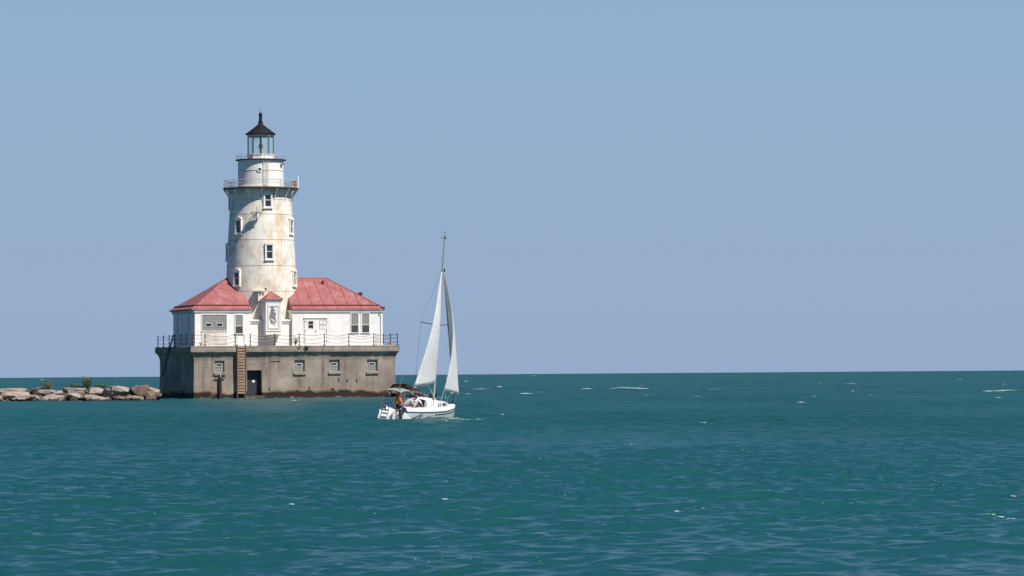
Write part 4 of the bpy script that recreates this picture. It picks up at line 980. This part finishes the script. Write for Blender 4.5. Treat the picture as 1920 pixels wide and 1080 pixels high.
m = MB(); m.box(-.26, -.16, -.05, .05, -.35, .36); m.box(-.16, .05, -.08, .08, .18, .34); obj('motor_leg', m, M['motor'], mo)
m = MB(); m.prism([(-.06, .55), (-.20, .50), (-.24, .2), (-.30, -.3), (-.10, -.3), (-.05, .1)], -.14, -.08); rd_ = obj('rudder', m, M['gel'], boat)
m = MB(); m.tube([(-.06, -.11, .52), (.75, .0, .74)], .02, 6); obj('tiller', m, M['black'], rd_)

# ------------------------------------------------------------------ crew
def person(label, at, face, J, shirt, bottom, hair, cap=False):
    """J: joints in the person's own frame, x forward, y to the left, z up from the seat."""
    t = thing('person', label, 'person')
    t.matrix_world = Matrix.Translation(BO) @ BM @ Matrix.Translation(at) @ Matrix.Rotation(face, 4, 'Z') @ Matrix.Scale(1.10, 4)
    V, E, RAD, TAG = [], [], [], []
    def v(p, r, tg, par=None):
        V.append(Vector(p)); RAD.append(r); TAG.append(tg)
        if par is not None: E.append((par, len(V)-1))
        return len(V)-1
    pel = v(J['pelvis'], .145, 'b'); P0 = Vector(J['pelvis']); ch = Vector(J['chest']); hd = Vector(J['head'])
    wa = v(P0.lerp(ch, .45), .185, 's', pel); c_ = v(ch, .200, 's', wa); nb = v(ch.lerp(hd, .42), .075, 's', c_); nk = v(ch.lerp(hd, .62), .055, 'k', nb)
    up = (hd-ch).normalized(); fw = Vector(J.get('look', (1, 0, 0))).normalized(); fw = (fw-up*fw.dot(up)).normalized(); lf_ = up.cross(fw)
    jaw = v(hd-up*.05+fw*.015, .070, 'k', nk); cr = v(hd+up*.03, .088, 'k', jaw); v(hd+up*.10-fw*.01, .060, 'k', cr)
    v(hd-up*.01+fw*.112, .014, 'k', jaw)
    for s_ in (1, -1): v(hd-up*.005+lf_*s_*.092, .018, 'k', jaw)
    for s_, nm in ((1, 'l'), (-1, 'r')):
        sh = Vector(J['sh'+nm]); el = Vector(J['el'+nm]); wr_ = Vector(J['wr'+nm])
        a = v(sh, .085, 's', c_); b = v(sh.lerp(el, .5),   .066, 's', a); c2 = v(el, .052, 's', b); d_ = v(wr_, .028, 'k', c2)
        dr2 = (wr_-el).normalized(); sd = dr2.cross(Vector((0, 0, 1)));  sd = sd.normalized() if sd.length > .1 else Vector((0, 1, 0)); dn = Vector((0, 0, -1))
        pm = v(wr_+dr2*.07, .034, 'k', d_)
        for q, ln_ in ((-.030, .065), (-.010, .078), (.010, .074), (.030, .058)):
            f1 = v(wr_+dr2*.105+sd*q*1.2, .010, 'k', pm); f2 = v(wr_+dr2*(.105+ln_*.5)+sd*q*1.25+dn*.008, .009, 'k', f1); v(wr_+dr2*(.105+ln_)+sd*q*1.2+dn*.03, .007, 'k', f2)
        th = v(wr_+dr2*.05+sd*s_*.045, .012, 'k', pm); v(wr_+dr2*.085+sd*s_*.06+dn*.01, .009, 'k', th)
        hp = Vector(J['hip'+nm]); kn = Vector(J['kn'+nm]); an_ = Vector(J['an'+nm])
        a = v(hp, .095, 'b', pel); b = v(hp.lerp(kn, .6), .080, 'b', a); c2 = v(kn, .058, 'k', b); d_ = v(kn.lerp(an_, .4), .055, 'k', c2); e_ = v(an_, .038, 'k', d_)
        v(an_+Vector((.12, 0, -.05)), .036, 'f', e_)
    me = bpy.data.meshes.new('person'); me.from_pydata([tuple(x) for x in V], E, []); tmp = bpy.data.objects.new('person_skeleton', me); C.objects.link(tmp)
    md = tmp.modifiers.new('skin', 'SKIN'); md.use_smooth_shade = True; md.branch_smoothing = .6
    for i, sv in enumerate(me.skin_vertices[0].data): sv.radius = (RAD[i], RAD[i]); sv.use_root = (i == 0)
    tmp.modifiers.new('sub', 'SUBSURF').levels = 1
    dg = bpy.context.evaluated_depsgraph_get(); ev = tmp.evaluated_get(dg); nm_ = bpy.data.meshes.new_from_object(ev); bpy.data.objects.remove(tmp)
    nm_.materials.clear()
    for x in (M['skin'], shirt, bottom, M['black']): nm_.materials.append(x)
    idx = {'k': 0, 's': 1, 'b': 2, 'f': 3}
    segs = [(V[a], V[b], TAG[b]) for a, b in E]
    for f in nm_.polygons:
        c3 = f.center; best = None
        for A, B, tg in segs:
            ab = B-A; q = max(0, min(1, (c3-A).dot(ab)/max(1e-9, ab.length_squared))); d3 = (c3-A-ab*q).length
            if best is None or d3 < best[0]: best = (d3, tg)
        f.material_index = idx[best[1]]; f.use_smooth = True
    b_ = bpy.data.objects.new('body', nm_); C.objects.link(b_); b_.parent = t
    m = MB()
    for i in range(6):
        th_ = PI*.52*i/5; m.v += [tuple(hd+up*.035+up*math.cos(th_)*.115+(fw*math.cos(p_)*(.098 if math.cos(p_) < 0.3 or th_ < 1.0 else .085)+lf_*math.sin(p_)*.098)*math.sin(th_)-fw*.012) for p_ in np.linspace(0, 2*PI, 14, endpoint=False)]
    for i in range(5):
        for j in range(14): k = (j+1) % 14; m.f.append((i*14+j, i*14+k, (i+1)*14+k, (i+1)*14+j)); m.mi.append(0)
    obj('hair', m, hair, t, 'all')
    m = MB()
    for s_ in (1, -1): m.lathe([(0, -.008), (.008, 0), (0, .008)], 6, tuple(hd+up*.012+fw*.088+lf_*s_*.032))
    obj('eye', m, M['black'], t)
    return t
sit = dict(pelvis=(0, 0, .10), chest=(.06, 0, .50), head=(.10, 0, .80), shl=(.06, .19, .52), shr=(.06, -.19, .52), ell=(.16, .27, .26), elr=(.20, -.25, .26), wrl=(.40, .20, .20), wrr=(.42, -.12, .24),
           hipl=(.04, .10, .09), hipr=(.04, -.10, .09), knl=(.44, .15, .10), knr=(.44, -.13, .10), anl=(.46, .15, -.34), anr=(.40, -.13, -.34))
person('person in an orange shirt and dark shorts sitting at the sailboat stern', (.20, -.04, .60), R(-50), sit, M['orange'], M['shorts'], M['hairb'])
lean = dict(pelvis=(0, 0, .12), chest=(.34, 0, .42), head=(.58, 0, .56), look=(.7, 0, -.7), shl=(.34, .19, .46), shr=(.34, -.19, .46), ell=(.46, .26, .20), elr=(.48, -.24, .18), wrl=(.62, .20, .02), wrr=(.66, -.14, .0),
            hipl=(.02, .10, .10), hipr=(.02, -.10, .10), knl=(.40, .20, .12), knr=(.40, -.20, .12), anl=(.44, .20, -.30), anr=(.40, -.20, -.30))
person('person in a pale grey shirt bending forward under the canopy', (.62, -.22, .56), R(-36), lean, M['shirtg'], M['shortk'], M['haird'])
reach = dict(pelvis=(0, 0, .10), chest=(.12, 0, .44), head=(.24, 0, .68), look=(1, 0, -.2), shl=(.12, .19, .50), shr=(.12, -.19, .50), ell=(.36, .22, .40), elr=(.34, -.24, .34), wrl=(.60, .18, .22), wrr=(.58, -.16, .14),
             hipl=(.04, .10, .09), hipr=(.04, -.10, .09), knl=(.42, .15, .10), knr=(.42, -.15, .10), anl=(.44, .15, -.34), anr=(.40, -.15, -.34))
person('person in a light shirt reaching an arm towards the sailboat cabin', (1.32, -.40, .56), R(-12), reach, M['shirtw'], M['shortk'], M['haird'])
